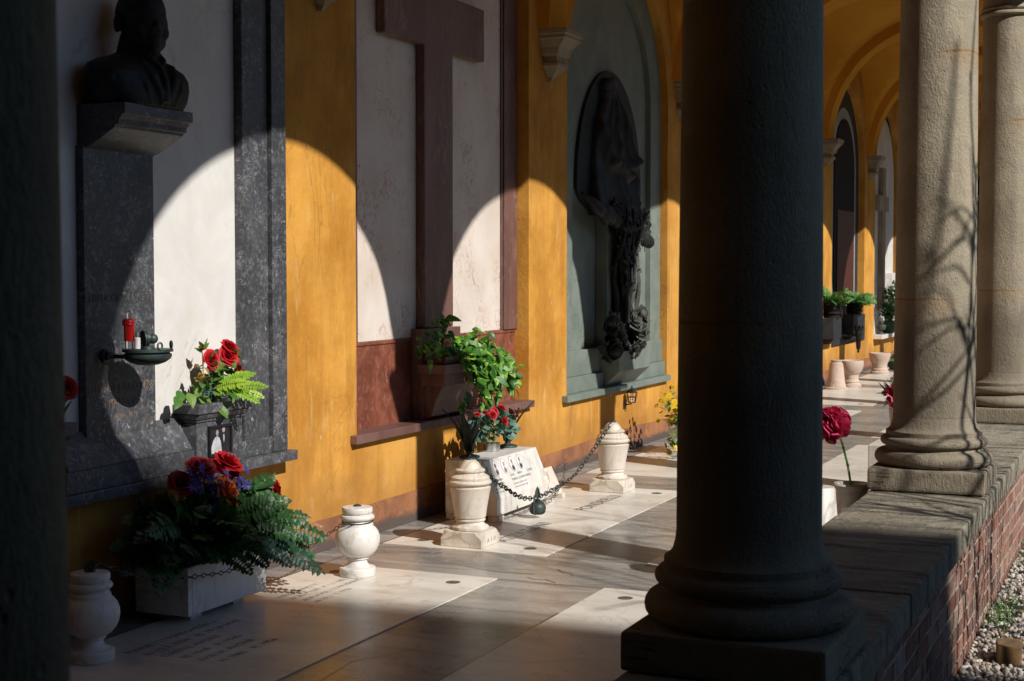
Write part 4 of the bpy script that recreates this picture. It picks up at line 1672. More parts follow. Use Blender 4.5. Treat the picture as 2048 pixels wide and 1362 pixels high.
random.seed(21)
for k in range(24):
    right = k >= 10
    cy_, cz_ = (12.02, 1.02) if right else (11.52, 1.03)
    p = V(.10 + random.uniform(-.03, .06), cy_ + random.uniform(-.16, .16), cz_ + random.uniform(-.17, .15))
    b = MB()
    rose(b, p, V(.9, random.uniform(-.6, .4), random.uniform(-.5, .6)), random.uniform(.075, .10), 13, .05, .7)
    for i in range(3): b.leaf(p, rdir(), rdir(), .10, .075, 4, .5, .2)
    b.ell(p, .05, .05, .05, 10, 8)
    b.build("bronze_rose", "bronzer" if right else "bronze", fg, smooth=True, angle=0)  # light put into the colour: paler bronze for the sunlit right cluster
for k in range(4):
    p = V(.12 + random.uniform(-.02, .03), 12.03 + random.uniform(-.1, .1), .87 + random.uniform(-.05, .04))
    b = MB()
    rose(b, p, V(.8, random.uniform(-.5, .3), -.6), .07, 12, .05, .9)
    b.build("bronze_rose", "bronzer", fg, smooth=True, angle=0)
op = thing("oval_portrait", "small white oval enamel portrait fixed to the bronze thorn stems", "photo", (.13, 11.86, 1.5))
def oval_portrait(parent, c, right, up, hw, hh, coat, face, bgc):
    c, R, U = Vector(c), Vector(right).normalized(), Vector(up).normalized()
    N = R.cross(U)
    def flat(name, pts, mat, h, th=.0006):
        b = MB()
        n = len(pts)
        A = [c + R * x * hw + U * y * hh + N * h for x, y in pts]
        B_ = [p - N * th for p in A]
        b.add(A + B_, [tuple(range(n)), tuple(range(2 * n - 1, n - 1, -1))] + [(i, i + n, (i + 1) % n + n, (i + 1) % n) for i in range(n)])
        return b.build(name, mat, parent)
    el = [(math.cos(t), math.sin(t)) for t in [2 * PI * k / 36 for k in range(36)]]
    flat("rim", [(x * 1.12, y * 1.08) for x, y in el], "photo_grey", .002, .003)
    flat("enamel_oval", el, bgc, .003, .004)
    flat("coat", [(-.55, -.55), (-.5, -.28), (-.25, -.08), (.25, -.08), (.5, -.28), (.55, -.55), (.35, -.8), (0, -.92), (-.35, -.8)], coat, .0036)
    flat("shirt_front", [(-.14, -.08), (.14, -.08), (.02, -.45)], "enamel", .0042)
    flat("hair", [(x * .34, .28 + y * .36) for x, y in el], coat, .0036)
    flat("face", [(x * .27, .2 + y * .30) for x, y in el], face, .0042)
oval_portrait(op, (.135, 11.86, 1.50), (-.25, 1, 0), (0, 0, 1), .04, .06, "photo_sepia", "photo_grey", "enamel")

# wall lantern below the green memorial
la = thing("wall_lantern", "small black iron lantern on a bracket under the green memorial", "lantern", (.06, 12.06, .42))
c = V(.07, 12.06, 0)
b = MB()
for k in range(6):
    a = 2 * PI * k / 6
    b.tube([c + V(.032 * math.cos(a), .032 * math.sin(a), .415), c + V(.047 * math.cos(a), .047 * math.sin(a), .50)], .0035, 5)
for (r_, z_) in ((.032, .415), (.040, .46), (.047, .50)):
    b.tube([c + V(r_ * math.cos(2 * PI * k / 6), r_ * math.sin(2 * PI * k / 6), z_) for k in range(6)], .0035, 5, True)
b.build("cage", "darkiron", la)
b = MB(); b.lathe([(.052, .498), (.03, .522), (.008, .534), (.006, .55), (.002, .556)], c, 6)
b.build("hood", "darkiron", la)
b = MB()
b.tube([(0, 12.06, .395), (.06, 12.06, .40), (.07, 12.06, .414)], .006, 6)
b.box(-.002, .008, 12.035, 12.085, .36, .43)
b.build("bracket", "darkiron", la)
b = MB(); b.lathe([(.012, .416), (.013, .45), (.008, .46)], c, 12)
b.build("candle", "whiteplastic", la, smooth=True)

# ------------------------------------------------------------------ memorials farther along
def far_memorial(i, label, parts):
    y0, y1, d, zs, sp, arch = NICHES[i]
    t = thing("wall_memorial", label, "memorial", (-.05, (y0 + y1) / 2, zs), None)
    c = (y0 + y1) / 2
    for nm, mat, x0, x1, hw, z0, arc_ in parts:
        b = MB()
        o = [(c - hw, z0), (c + hw, z0)] + arc(c, sp, hw, 0, PI, 30)
        b.prism(o, 'x', x0, x1)
        b.build(nm, mat, t)
    return t
far_memorial(3, "pale grey arched memorial hidden behind the dark column", [("panel", "white", -.29, -.10, 1.28, .5, 1)])
far_memorial(4, "grey arched memorial beyond the dark column", [("panel", "fossil", -.29, -.10, 1.27, .5, 1)])
t5 = far_memorial(5, "dark arched memorial with a red-brown slab between pale and grey borders", [("border", "darkstone", -.29, -.10, 1.21, .48, 1), ("pale_strip", "paleblue", -.099, -.085, .90, .75, 1), ("dark_panel", "blackstone", -.084, -.07, .74, .75, 1)])
b = MB(); b.box(-.07, -.055, 21.35, 22.55, .85, 2.4); b.build("red_slab", "brownred", t5)
b = MB(); b.box(-.1, .02, 20.7, 23.12, .485, .84); b.build("base_slab", "darkstone", t5, bevel=.006)
t6 = far_memorial(6, "white marble memorial with a dark cross, beyond the torch lamp", [("panel", "darkstone", -.29, -.10, 1.2, .52, 1), ("white_arch", "carrara", -.099, -.08, 1.05, .52, 1)])
b = MB(); b.prism([(24.75, .9), (25.0, .9), (25.0, 2.5), (25.3, 2.5), (25.3, 2.75), (25.0, 2.75), (25.0, 3.2), (24.75, 3.2), (24.75, 2.75), (24.45, 2.75), (24.45, 2.5), (24.75, 2.5)], 'x', -.08, .0)
b.build("cross", "sand", t6, bevel=.01)
b = MB(); b.box(-.08, .04, 25.5, 26.2, .52, 1.5); b.build("white_block", "carrara", t6, bevel=.01)
b = MB(); b.box(-.1, .14, 23.95, 26.45, .455, .52); b.build("sill", "carrara", t6, bevel=.005)
far_memorial(7, "distant arched stone memorial near the end of the gallery, red panel", [("panel", "red", -.29, -.10, 1.22, .5, 1)])
far_memorial(8, "last arched memorial before the end wall, grey-green panel", [("panel", "green", -.29, -.10, 1.25, .5, 1)])

# ------------------------------------------------------------------ planter with ferns and flowers
random.seed(5)
pl = thing("planter", "rectangular white stone planter on small feet, in shade before the bust memorial", "planter", (.22, 5.62, 0))
X0, X1, YA, YB = .085, .365, 5.325, 5.935
b = MB()
b.box(X0, X1, YA, YB, .036, .07)
b.box(X0, X0 + .03, YA, YB, .07, .25); b.box(X1 - .03, X1, YA, YB, .07, .25)
b.box(X0 + .03, X1 - .03, YA, YA + .03, .07, .25); b.box(X0 + .03, X1 - .03, YB - .03, YB, .07, .25)
b = MB()
b.prism([(X0, .036), (X1, .036), (X1, .25), (X1 - .03, .25), (X1 - .03, .21), (X0 + .03, .21), (X0 + .03, .25), (X0, .25)], 'y', YA + .03, YB - .03)
b.box(X0, X1, YA, YA + .0295, .036, .25)
b.box(X0, X1, YB - .0295, YB, .036, .25)
b.build("trough", "planter", pl, bevel=.004)
b = MB(); b.box(X0 + .032, X1 - .032, YA + .032, YB - .032, .211, .236)
b.build("soil", "soil", pl)
for fx in (X0 + .05, X1 - .105):
    for fy in (YA + .10, YB - .18):
        b = MB(); b.box(fx, fx + .045, fy, fy + .08, .0005, .0355)
        b.build("foot", "planter", pl)
bq = thing("fern_bouquet", "big artificial bouquet of dark ferns with red, orange and purple blooms in the planter", "flowers", (.22, 5.62, .236))
def fr(p, d, L, dr, w, mat, n=20):
    b = MB(); frond(b, p, d, L, dr, w, n)
    b.build("fern_frond", mat, bq)
ctr = V(.22, 5.62, .24)
specific = [  # long outer fronds seen against the light
    ((.30, 5.85, .33), (.35, 1, .45), .36, .26, .095, 'fernblue'), ((.32, 5.85, .30), (.3, 1, .05), .42, .28, .105, 'fernblue'),
    ((.32, 5.80, .33), (.45, 1, .15), .44, .38, .105, 'fern'), ((.33, 5.78, .30), (.55, .9, -.05), .38, .42, .10, 'fernblue'),
    ((.24, 5.80, .36), (.2, .9, .75), .40, .20, .10, 'fern'), ((.20, 5.85, .36), (.1, 1, .55), .38, .2, .09, 'fern'),
    ((.28, 5.75, .36), (.25, .9, .9), .34, .2, .065, 'fern'),
    ((.18, 5.42, .34), (.1, -1, .35), .40, .22, .07, 'fern'), ((.20, 5.44, .32), (.35, -1, .25), .38, .25, .07, 'fernblue'),
    ((.18, 5.42, .38), (0, -.9, .6), .36, .22, .065, 'fern'), ((.22, 5.40, .30), (.55, -.9, .1), .32, .3, .065, 'fern'),
    ((.33, 5.50, .30), (1, -.2, .25), .26, .45, .075, 'fern'), ((.33, 5.60, .30), (1, .1, .2), .27, .50, .075, 'fernblue'),
    ((.33, 5.70, .31), (1, .35, .15), .27, .48, .075, 'fernblue'), ((.33, 5.64, .33), (1, -.1, .45), .30, .45, .075, 'fern'),
    ((.32, 5.46, .33), (.9, -.5, .3), .25, .35, .07, 'fern'), ((.33, 5.76, .34), (.9, .6, .35), .30, .38, .075, 'fern')]
for a in specific: fr(*a)
for k in range(64):
    p = V(random.uniform(.13, .34), random.uniform(5.38, 5.88), random.uniform(.25, .42))
    out = (p - ctr); out.z = 0
    d = out.normalized() * random.uniform(.3, 1) + V(random.uniform(.0, .8), random.uniform(-.4, .3), random.uniform(.1, 1.1))
    fr(p, d, random.uniform(.22, .36), random.uniform(.15, .4), random.uniform(.08, .12), random.choice(('fern', 'fern', 'fernblue')), 13)
for k in range(20):
    p = V(random.uniform(.14, .30), random.uniform(5.34, 5.5), random.uniform(.27, .46))
    fr(p, V(random.uniform(-.1, .7), -1, random.uniform(.0, .9)), random.uniform(.25, .42), random.uniform(.15, .35), random.uniform(.08, .11), random.choice(('fern', 'fernblue')), 14)
gl = MB()
for k in range(260):
    p = V(random.uniform(.12, .38), random.uniform(5.34, 5.92), random.uniform(.26, .52))
    gl.leaf(p, V(random.uniform(-.2, 1), random.uniform(-1, 1), random.uniform(-.6, .9)), rdir(), random.uniform(.06, .11), random.uniform(.025, .05), 4, .35, .2)
gl.build("filler_leaves", "fern", bq)
st = MB()
for p, ax, R, mat in (((.27, 5.775, .655), (.55, .1, .85), .068, 'redpetal'), ((.26, 5.43, .60), (.7, -.4, .7), .06, 'darkred'), ((.25, 5.71, .635), (.5, .3, .8), .06, 'redpetal'),
                      ((.23, 5.885, .585), (.6, .5, .7), .042, 'redpetal'), ((.27, 5.83, .59), (.7, .3, .6), .042, 'redpetal'), ((.30, 6.105, .495), (.6, .5, .35), .066, 'redpetal'),
                      ((.26, 5.575, .655), (.4, -.2, .9), .066, 'darkred'), ((.24, 5.64, .66), (.3, .1, 1), .045, 'darkred'), ((.31, 6.0, .40), (.7, .6, .2), .04, 'darkred'), ((.345, 5.67, .53), (.9, .35, .3), .075, 'orangepetal')):
    b = MB(); rose(b, p, ax, R, 20 if mat != 'orangepetal' else 12, .07, 1.0 if mat != 'orangepetal' else 1.25)
    b.build("rose" if mat != 'orangepetal' else "orange_bloom", mat, bq, smooth=True, angle=0)
    q = Vector(p)
    st.tube([V(.22 + random.uniform(-.05, .05), q.y * .7 + 5.62 * .3, .24), q - Vector(ax).normalized() * R * .4], .0035, 6)
    for k in range(5):
        gl2 = 0
st.build("stems", "stem", bq)
def starcluster(c, n, spread):
    b = MB()
    for k in range(n):
        p = Vector(c) + V(random.gauss(0, spread * .6), random.gauss(0, spread), random.gauss(0, spread * .8))
        ax = V(random.uniform(.1, 1), random.uniform(-.8, .8), random.uniform(-.2, 1)).normalized()
        a, c2, n_ = basis(ax)
        r = random.random()
        for i in range(6):
            t = i * PI / 3 + random.uniform(-.15, .15)
            d = (a * math.cos(t) + c2 * math.sin(t)) + n_ * .55
            b.leaf(p, d, n_, .034, .012, 3, .35, .15, 'oval', min(1, max(0, r + random.uniform(-.2, .2))))
    b.build("purple_cluster", "purple", bq)
starcluster((.30, 5.49, .60), 22, .034)
starcluster((.32, 5.60, .55), 22, .036)
starcluster((.30, 5.80, .57), 12, .028)

# ------------------------------------------------------------------ urns, bollards, chains
ur = thing("urn_bollard", "white marble urn in full sun with a black cable tie round its neck", "urn", (.503, 6.56, 0), "round urns at the ends of the thin chain")
c = V(.503, 6.56, 0)
b = MB()
pr = [(.03, .001), (.089, .001), (.091, .004), (.091, .040), (.088, .044), (.072, .046), (.058, .054), (.050, .066), (.047, .082), (.049, .086), (.057, .087), (.058, .092), (.056, .097), (.066, .101), (.082, .112), (.098, .131),
      (.109, .155), (.1135, .18), (.112, .203), (.104, .226), (.091, .243), (.082, .249), (.080, .254), (.080, .263), (.074, .270), (.071, .276), (.072, .281), (.080, .284), (.086, .291), (.087, .298), (.083, .306), (.074, .309), (.070, .311), (.0705, .314), (.075, .317), (.077, .322), (.077, .340), (.074, .346), (.03, .349), (.02, .350)]
b.lathe(pr, c, 56)
b.build("urn_body", "carrara", ur, smooth=True)
b = MB(); b.lathe([(.022, .350), (.020, .354), (.012, .355)], c, 14)
for k in range(3): b.ell(c + V(.012 * math.cos(k * 2.1), .012 * math.sin(k * 2.1), .356), .007, .007, .004)
b.build("iron_cap", "iron", ur, smooth=True)
b = MB()
b.tube([c + V(.0775 * math.cos(2 * PI * k / 30), .0775 * math.sin(2 * PI * k / 30), .274 + .006 * math.sin(2 * PI * k / 30)) for k in range(30)], .0034, 6, True)
b.tube([c + V(.03, -.074, .272), c + V(.0, -.115, .277), c + V(-.02, -.15, .281)], .0028, 6)
b.build("cable_tie", "blackplastic", ur)
u0 = dup(ur, (.352, 4.70, 0), "white marble urn in shade at the lower left, cut by the dark column edge")
for ch in list(u0.children):
    if ch.name.startswith("cable_tie"): bpy.data.objects.remove(ch)

tc = thing("thin_chain", "thin rusty chain of diamond links sagging between the two white urns, across the planter", "chain", (.42, 5.6, .2))
b = MB()
link_chain(b, [(.352, 4.70, .36), (.37, 4.72, .375), (.39, 4.78, .355)] + [V(*p) for p in ((.405, 4.85, .318), (.42, 4.989, .278), (.425, 5.192, .236), (.425, 5.484, .205), (.425, 5.802, .195), (.43, 6.06, .20), (.435, 6.25, .212), (.44, 6.40, .235), (.455, 6.475, .262), (.46, 6.49, .275))], .038, .022, .0026, 'diamond')
for k in range(9):
    b.tube([V(.352, 4.70, .362) + V(.022 * math.cos(t + k), .02 * math.sin(t * 1 + k), .012 * math.sin(t + k * .7) + .006 * (k % 4)) for t in [2 * PI * j / 8 for j in range(8)]], .0018, 5, True)
b.build("links", "iron", tc)

def bollard(name_label, x, y, letters):
    t = thing("tall_bollard", name_label, "bollard", (x, y, 0), "tall marble bollards at the ends of the heavy chain")
    c = V(x, y, 0)
    b = MB()
    h = .125
    ch = .045
    lo = [(x - h, y - h), (x + h, y - h), (x + h, y + h), (x - h, y + h)]
    vs = [(*p, .001) for p in lo] + [(*p, .045) for p in lo]
    # upper octagon-like chamfer towards the round foot
    up = [(x - h + ch, y - h), (x + h - ch, y - h), (x + h, y - h + ch), (x + h, y + h - ch), (x + h - ch, y + h), (x - h + ch, y + h), (x - h, y + h - ch), (x - h, y - h + ch)]
    up = [((p[0] - x) * .985 + x, (p[1] - y) * .985 + y) for p in up]
    vs += [(*p, .085) for p in up]
    fs = [(3, 2, 1, 0), (0, 1, 5, 4), (1, 2, 6, 5), (2, 3, 7, 6), (3, 0, 4, 7), tuple(range(8, 16)),
          (4, 5, 9, 8), (5, 10, 9), (5, 6, 11, 10), (6, 12, 11), (6, 7, 13, 12), (7, 14, 13), (7, 4, 15, 14), (4, 8, 15)]
    b.add(vs, fs)
    b.build("square_base", "cream", t, bevel=.003)
    b = MB()
    pr = [(.05, .0855), (.100, .0855), (.104, .09), (.104, .102), (.100, .106), (.088, .110), (.079, .119), (.076, .130), (.080, .134), (.085, .136), (.085, .143), (.080, .147), (.082, .151), (.088, .156),
          (.093, .20), (.108, .285), (.115, .318), (.116, .322), (.106, .325), (.103, .330), (.104, .334), (.113, .338), (.119, .346), (.119, .354), (.113, .362), (.106, .364), (.108, .370), (.108, .378), (.100, .386), (.090, .392),
          (.080, .397), (.074, .403), (.078, .408), (.083, .412), (.084, .419), (.078, .424), (.067, .428), (.060, .440), (.046, .460), (.030, .474), (.022, .477)]
    b.lathe(pr, c, 56)
    b.build("vase_body", "cream", t, smooth=True)
    b = MB(); b.lathe([(.026, .477), (.024, .483), (.012, .486)], c, 20)
    b.tube([c + V(0, .010 * math.cos(k), .490 + .010 * math.sin(k)) for k in [2 * PI * i / 10 for i in range(10)]], .003, 6, True)
    b.build("iron_hook", "bronzeg", t, smooth=True)
    text("letters", letters, t, 'letter', (x + h + .0006, y + .01, .022), (0, 1, 0), (0, 0, 1), .036, .0003, align='CENTER')
    return t
bollard("cream marble bollard at the near end of the heavy chain, lettered A S D", .655, 7.575, "A  S  D")
bollard("cream marble bollard at the far end of the heavy chain, lettered C R", .69, 9.84, "C  R")
hc = thing("heavy_chain", "heavy green-grey chain hanging between the two tall marble bollards", "chain", (.66, 8.7, .2))
b = MB()
cp = [V(.66, 7.585, .488), V(.675, 7.63, .462), V(.70, 7.665, .435)]
lowp = [(.70, 7.72, .375), (.69, 7.85, .315), (.68, 8.0, .262), (.665, 8.2, .188), (.66, 8.34, .150), (.655, 8.46, .132), (.655, 8.6, .126), (.655, 8.72, .130), (.655, 8.88, .145), (.66, 9.05, .160), (.66, 9.2, .19), (.665, 9.36, .25), (.67, 9.5, .315), (.68, 9.65, .39), (.69, 9.77, .455), (.69, 9.835, .488)]
link_chain(b, cp + [V(*p) for p in lowp], .052, .026, .0036)
b.build("links", "iron", hc)
b = MB()
link_chain(b, [(.655, 8.98, .155), (.64, 9.04, .19), (.62, 9.10, .235), (.60, 9.16, .29)][::-1] + [(.655, 8.92, .135), (.66, 8.8, .085), (.66, 8.66, .06)], .045, .018, .0018)
b.build("thin_strand", "iron", hc)
hl = thing("hanging_lamp", "dark bronze oil lamp with flame-shaped finial hanging low on the heavy chain", "lamp", (.66, 8.53, .02))
c = V(.665, 8.535, 0)
b = MB()
b.lathe([(.01, .022), (.028, .024), (.042, .034), (.048, .046), (.047, .048), (.05, .049), (.053, .062), (.050, .078), (.040, .094), (.028, .102), (.018, .105), (.018, .112), (.022, .114), (.012, .118)], c, 32)
b.build("lamp_body", "bronzeg", hl, smooth=True)
b = MB()
for k in range(18):
    a = 2 * PI * k / 18
    d = V(math.cos(a), math.sin(a), 0)
    b.tube([c + d * .0485 + V(0, 0, .045), c + d * .042 + V(0, 0, .033), c + d * .03 + V(0, 0, .0255)], .0022, 4)
b.build("fluting", "bronze", hl)
b = MB()
for k in range(4):
    a = k * PI / 2 + .5
    d = V(math.cos(a), math.sin(a), 0)
    b.leaf(c + d * .013 + V(0, 0, .116), V(0, 0, 1), d, .085, .03, 6, .12, .3, 'oval')
b.build("flame_finial", "bronzeg", hl)
b = MB()
for k in range(6):
    b.tube([c + V(.0, -.055 + .004 * k, .095 - .012 * k) + V(.012 * math.cos(t), .004 * math.sin(t), .010 * math.sin(t)) for t in [2 * PI * j / 8 for j in range(8)]], .0024, 5, True)
b.tube([c + V(0, -.055, .03), c + V(0, -.062, .09), c + V(0, -.055, .15)], .004, 6)
b.build("suspension", "bronzer", hl)

# ------------------------------------------------------------------ book-shaped marble tombstone
tb = thing("desk_tombstone", "sloping white marble grave marker with four oval portraits, lettered with family names", "gravestone", (.33, 8.71, 0))
b = MB()
b.prism([(.15, .036), (.50, .036), (.50, .137), (.405, .366), (.15, .366)], 'y', 8.29, 9.13)
b.build("marker_block", "carrara", tb, bevel=.003)
for fx in (.16, .445):
    for fy in (8.28, 9.05):
        b = MB(); b.box(fx, fx + .07, fy, fy + .085, .0006, .0355)
        b.build("foot", "cream", tb, bevel=.002)
UPV = V(-.095, 0, .229).normalized()
NV = V(0, 1, 0).cross(UPV)
def on_slope(y, h): return V(.50, y, .137) + UPV * h + NV * .0008
for (y, coat, face, bgc) in ((8.43, "photo_sepia", "photo_brown", "enamel"), (8.555, "photo_brown", "photo_grey", "enamel"), (8.68, "photo_dark", "photo_grey", "enamel"), (8.80, "photo_dark", "photo_grey", "enamel")):
    pp = on_slope(y, .187)
    g_ = bpy.data.objects.new("portrait", None)
    oval_portrait_parent = tb
    # each portrait: rim is the part, its picture pieces sub-parts
    R, U = V(0, 1, 0), UPV
    def flat(name, pts, mat, h, parent, th=.0006):
        b = MB(); n = len(pts)
        A = [pp + R * x * .034 + U * yy * .047 + NV * h for x, yy in pts]
        B_ = [q - NV * th for q in A]
        b.add(A + B_, [tuple(range(n)), tuple(range(2 * n - 1, n - 1, -1))] + [(i, i + n, (i + 1) % n + n, (i + 1) % n) for i in range(n)])
        return b.build(name, mat, parent)
    bpy.data.objects.remove(g_)
    el = [(math.cos(t), math.sin(t)) for t in [2 * PI * k / 36 for k in range(36)]]
    rim = flat("oval_portrait", [(x * 1.10, yy * 1.08) for x, yy in el], "photo_grey", .001, tb, .0018)
    flat("enamel_oval", el, bgc, .0016, rim)
    flat("coat", [(-.55, -.62), (-.52, -.32), (-.25, -.12), (.25, -.12), (.52, -.32), (.55, -.62), (.35, -.85), (0, -.95), (-.35, -.85)], coat, .0022, rim)
    flat("shirt_front", [(-.14, -.12), (.14, -.12), (.02, -.5)], "enamel", .0028, rim)
    flat("hair", [(x * .34, .28 + yy * .34) for x, yy in el], coat, .0022, rim)
    flat("face", [(x * .26, .19 + yy * .28) for x, yy in el], face, .0028, rim)
def line(sx, y, h, size, s_):
    text("inscription", s_, tb, 'letter', on_slope(y, h), (0, 1, 0), UPV, size, .0002, sx=sx)
line(.8, 8.31, .105, .022, "ARTURO ERMINDA")
line(.8, 8.31, .079, .022, "AZZARONI BIAGINI")
line(.8, 8.31, .056, .015, "N. 1866   N. 20.3.1867")
line(.8, 8.31, .034, .015, "M. 1941   M. 17.1.1885")
line(.8, 8.66, .137, .012, "CONIUGI")
line(.8, 8.60, .112, .022, "GUSTO")
line(.8, 8.71, .112, .024, "BIANCA")
line(.8, 8.86, .112, .024, "LUCIANO")
line(.8, 8.60, .083, .022, "PONDRELLI  AZZARONI PONDRELLI")
line(.8, 8.60, .056, .015, "N. 22.8.1893  N. 26.1.1898  N. 22.3.1922")
line(.8, 8.60, .034, .015, "M. 17.9.1966  M. 22.2.1985  M. 9.8.1982")

tl = thing("marble_tablet", "small leaning cream marble tablet with a carved shield emblem beside the portrait grave marker", "tablet", (.42, 9.4, 0))
b = MB()
UT = V(-.09, 0, .185).normalized()
b.prism([(.485, .03), (.40, .205), (.372, .19), (.452, .018)], 'y', 9.165, 9.42)
b.build("tablet_face", "cream", tl, bevel=.002)
for fy in (9.17, 9.36):
    b = MB(); b.box(.44, .505, fy, fy + .05, .0006, .032)
    b.build("foot", "cream", tl, bevel=.002)
NT_ = V(0, 1, 0).cross(V(-.085, 0, .175).normalized())
UT = V(-.085, 0, .175).normalized()
b = MB()
pc = V(.4425, 9.27, .1175) + NT_ * .001 + UT * .035
sh = [(-.03, .035), (-.012, .03), (0, .036), (.012, .03), (.03, .035), (.033, .0), (.02, -.028), (0, -.038), (-.02, -.028), (-.033, 0)]
b.tube([pc + V(0, 1, 0) * x + UT * y for x, y in sh], .0035, 6, True)
b.tube([pc + V(0, 1, 0) * x * .55 + UT * y * .55 for x, y in sh], .003, 6, True)
b.build("shield_emblem", "pinkstone", tl, smooth=True)
text("inscription", "R D D\nM C M", tl, 'letter', V(.4425, 9.30, .1175) + NT_ * .0006 - UT * .055, (0, 1, 0), UT, .02, .0002)

# vases on the grave marker
def leaf_vase(lab, x, y, z, rot):
    t = thing("bronze_vase", lab, "vase", (x, y, z), "leaf-shaped bronze vases on the grave marker")
    c = V(x, y, z)
    b = MB()
    b.lathe([(.03, .001), (.062, .001), (.066, .005), (.064, .012), (.045, .018), (.024, .022), (.018, .03), (.020, .045), (.012, .05)], c, 32)
    b.build("foot", "bronzeg", t, smooth=True)
    for k in range(8):
        a = rot + 2 * PI * k / 8
        d = V(math.cos(a), math.sin(a), 0)
        b = MB()
        L = random.uniform(.24, .30)
        lean = .30 if k % 2 else .5
        vs, fs = [], []
        n = 10
        for i in range(n + 1):
            t_ = i / n
            w_ = .030 * (math.sin(PI * min(1, t_ * .75 + .2)) ** .8) * (1 - t_ ** 3) + .001
            q = c + V(0, 0, .04) + V(0, 0, L * t_ * (1 - .12 * t_)) + d * (.012 + lean * L * t_ * (.35 + .75 * t_))
            s_ = V(-d.y, d.x, 0)
            vs += [q - s_ * w_ + d * .006, q - d * .004, q + s_ * w_ + d * .006]
        for i in range(n):
            p = i * 3
            fs += [(p, p + 1, p + 4, p + 3), (p + 1, p + 2, p + 5, p + 4)]
        b.add(vs, fs)
        b.build("vase_leaf", "bronzeg", t, smooth=True)
    return t
leaf_vase("dark bronze leaf vase left of the tin of roses on the grave marker", .245, 8.44, .366, .2)
leaf_vase("dark bronze leaf vase right of the tin of roses on the grave marker", .235, 9.055, .366, .5)
tv = thing("tin_vase", "shallow bright tin cup holding the small red roses on the grave marker", "vase", (.23, 8.81, .366))
b = MB()
c = V(.23, 8.81, .366)
b.lathe([(.03, .001), (.052, .001), (.053, .003), (.053, .048), (.056, .05), (.056, .053), (.050, .053), (.050, .04), (.01, .038)], c, 40)
b.build("cup", "tin", tv, smooth=True)
rb = thing("rose_bouquet", "small red roses with grey-green eucalyptus leaves in a tin cup", "flowers", (.23, 8.81, .405))
st = MB(); gl = MB()
c = V(.23, 8.81, .405)
blooms = [((.28, 8.48, .635), (.3, -.4, .8), .021), ((.30, 8.55, .64), (.3, -.4, .9), .022), ((.34, 8.58, .625), (.8, -.4, .4), .034), ((.33, 8.63, .64), (.8, -.2, .5), .034), ((.32, 8.76, .655), (.5, 0, .9), .034), ((.36, 8.72, .575), (.9, -.2, .2), .034), ((.30, 8.97, .61), (.5, .5, .6), .03), ((.31, 9.02, .595), (.7, .6, .4), .03)]
for p, ax, R in blooms:
    b = MB(); rose(b, p, ax, R, 14, .04, .75)
    b.build("rose", "redpetal", rb, smooth=True, angle=0)
    q = Vector(p)
    a0 = c + V(random.uniform(-.03, .03), random.uniform(-.035, .035), 0)
    st.tube([a0, a0 + V(0, 0, .08), q - Vector(ax).normalized() * R * .4], .0032, 6)
    for k in range(5): gl.leaf(q - Vector(ax).normalized() * R * .5, Vector(ax) + rdir() * .9, rdir(), .035, .012, 3, .2, .2)
for k in range(190):
    t = random.random()
    a = random.uniform(0, 2 * PI)
    p = c + V(.02 + .11 * t ** .7 * math.cos(a), .25 * t ** .7 * math.sin(a) - .01, random.uniform(.05, .22))
    gl.leaf(p, V(math.cos(a), math.sin(a), random.uniform(-.5, .9)), V(.9, -.3, .5) + rdir() * .6, random.uniform(.04, .06), random.uniform(.03, .042), 5, .2, .12, 'round')
st.build("stems", "stem", rb)
gl.build("eucalyptus_leaves", "euca", rb)

# ------------------------------------------------------------------ yellow daisies behind the dark column
def daisy(mb, p, ax, R):
    a, b_, n = basis(ax)
    r = random.random()
    for i in range(13):
        t = 2 * PI * i / 13
        mb.leaf(p, a * math.cos(t) + b_ * math.sin(t) + n * .15, n, R, R * .36, 3, .1, .1, 'oval', r)
    mb.ell(Vector(p) + n * .002, R * .22, R * .22, R * .16, 8, 6)
yp = thing("daisy_pot", "pale square pot of yellow daisies, partly hidden by the dark column", "potted plant", (.52, 11.98, 0))
b = MB()
b.sqloft([(.10, .2, .0006), (.10, .2, .03), (.085, .185, .035), (.085, .185, .05), (.125, .225, .22), (.135, .235, .222), (.135, .235, .25), (.12, .22, .252)], .42, 12.10)
b.build("pot", "cream", yp, bevel=.004)
gl = MB(); st = MB()
c = V(.54, 12.10, .25)
for k in range(78):
    d = V(random.gauss(.1, .5), random.gauss(-.2, .7), random.uniform(.1, 1.1))
    d.normalize()
    L = random.uniform(.16, .36)
    p = c + V(d.x * L, d.y * L * 1.0, d.z * L)
    st.tube([c + V(random.uniform(-.05, .05), random.uniform(-.05, .05), 0), c.lerp(p, .6) + V(0, 0, .02), p], .002, 5)
    b = MB(); daisy(b, p, d + V(.5, -.6, .2), random.uniform(.026, .036)); b.build("daisy_head", "yellow", yp)
    for j in range(7):
        q = c.lerp(p, random.uniform(.25, .92)) + rdir() * .03
        gl.leaf(q, rdir(), rdir(), .06, .022, 3, .3, .2)
for (x, y, z) in ((.62, 11.66, .07), (.66, 11.72, .035), (.6, 11.60, .10), (.7, 11.78, .03), (.64, 11.76, .09), (.58, 11.5, .075)):
    p = V(x, y, z)
    st.tube([c, V(x - .05, y + .12, .2), p], .002, 5)
    b = MB(); daisy(b, p, V(.6, -.6, .4), .034); b.build("daisy_head", "yellow", yp)
    for j in range(10): gl.leaf(p + rdir() * .05 + V(0, .05, .06), rdir(), rdir(), .06, .025, 3, .3, .2)
st.build("stems", "stem", yp)
gl.build("foliage", "rosegreen", yp)

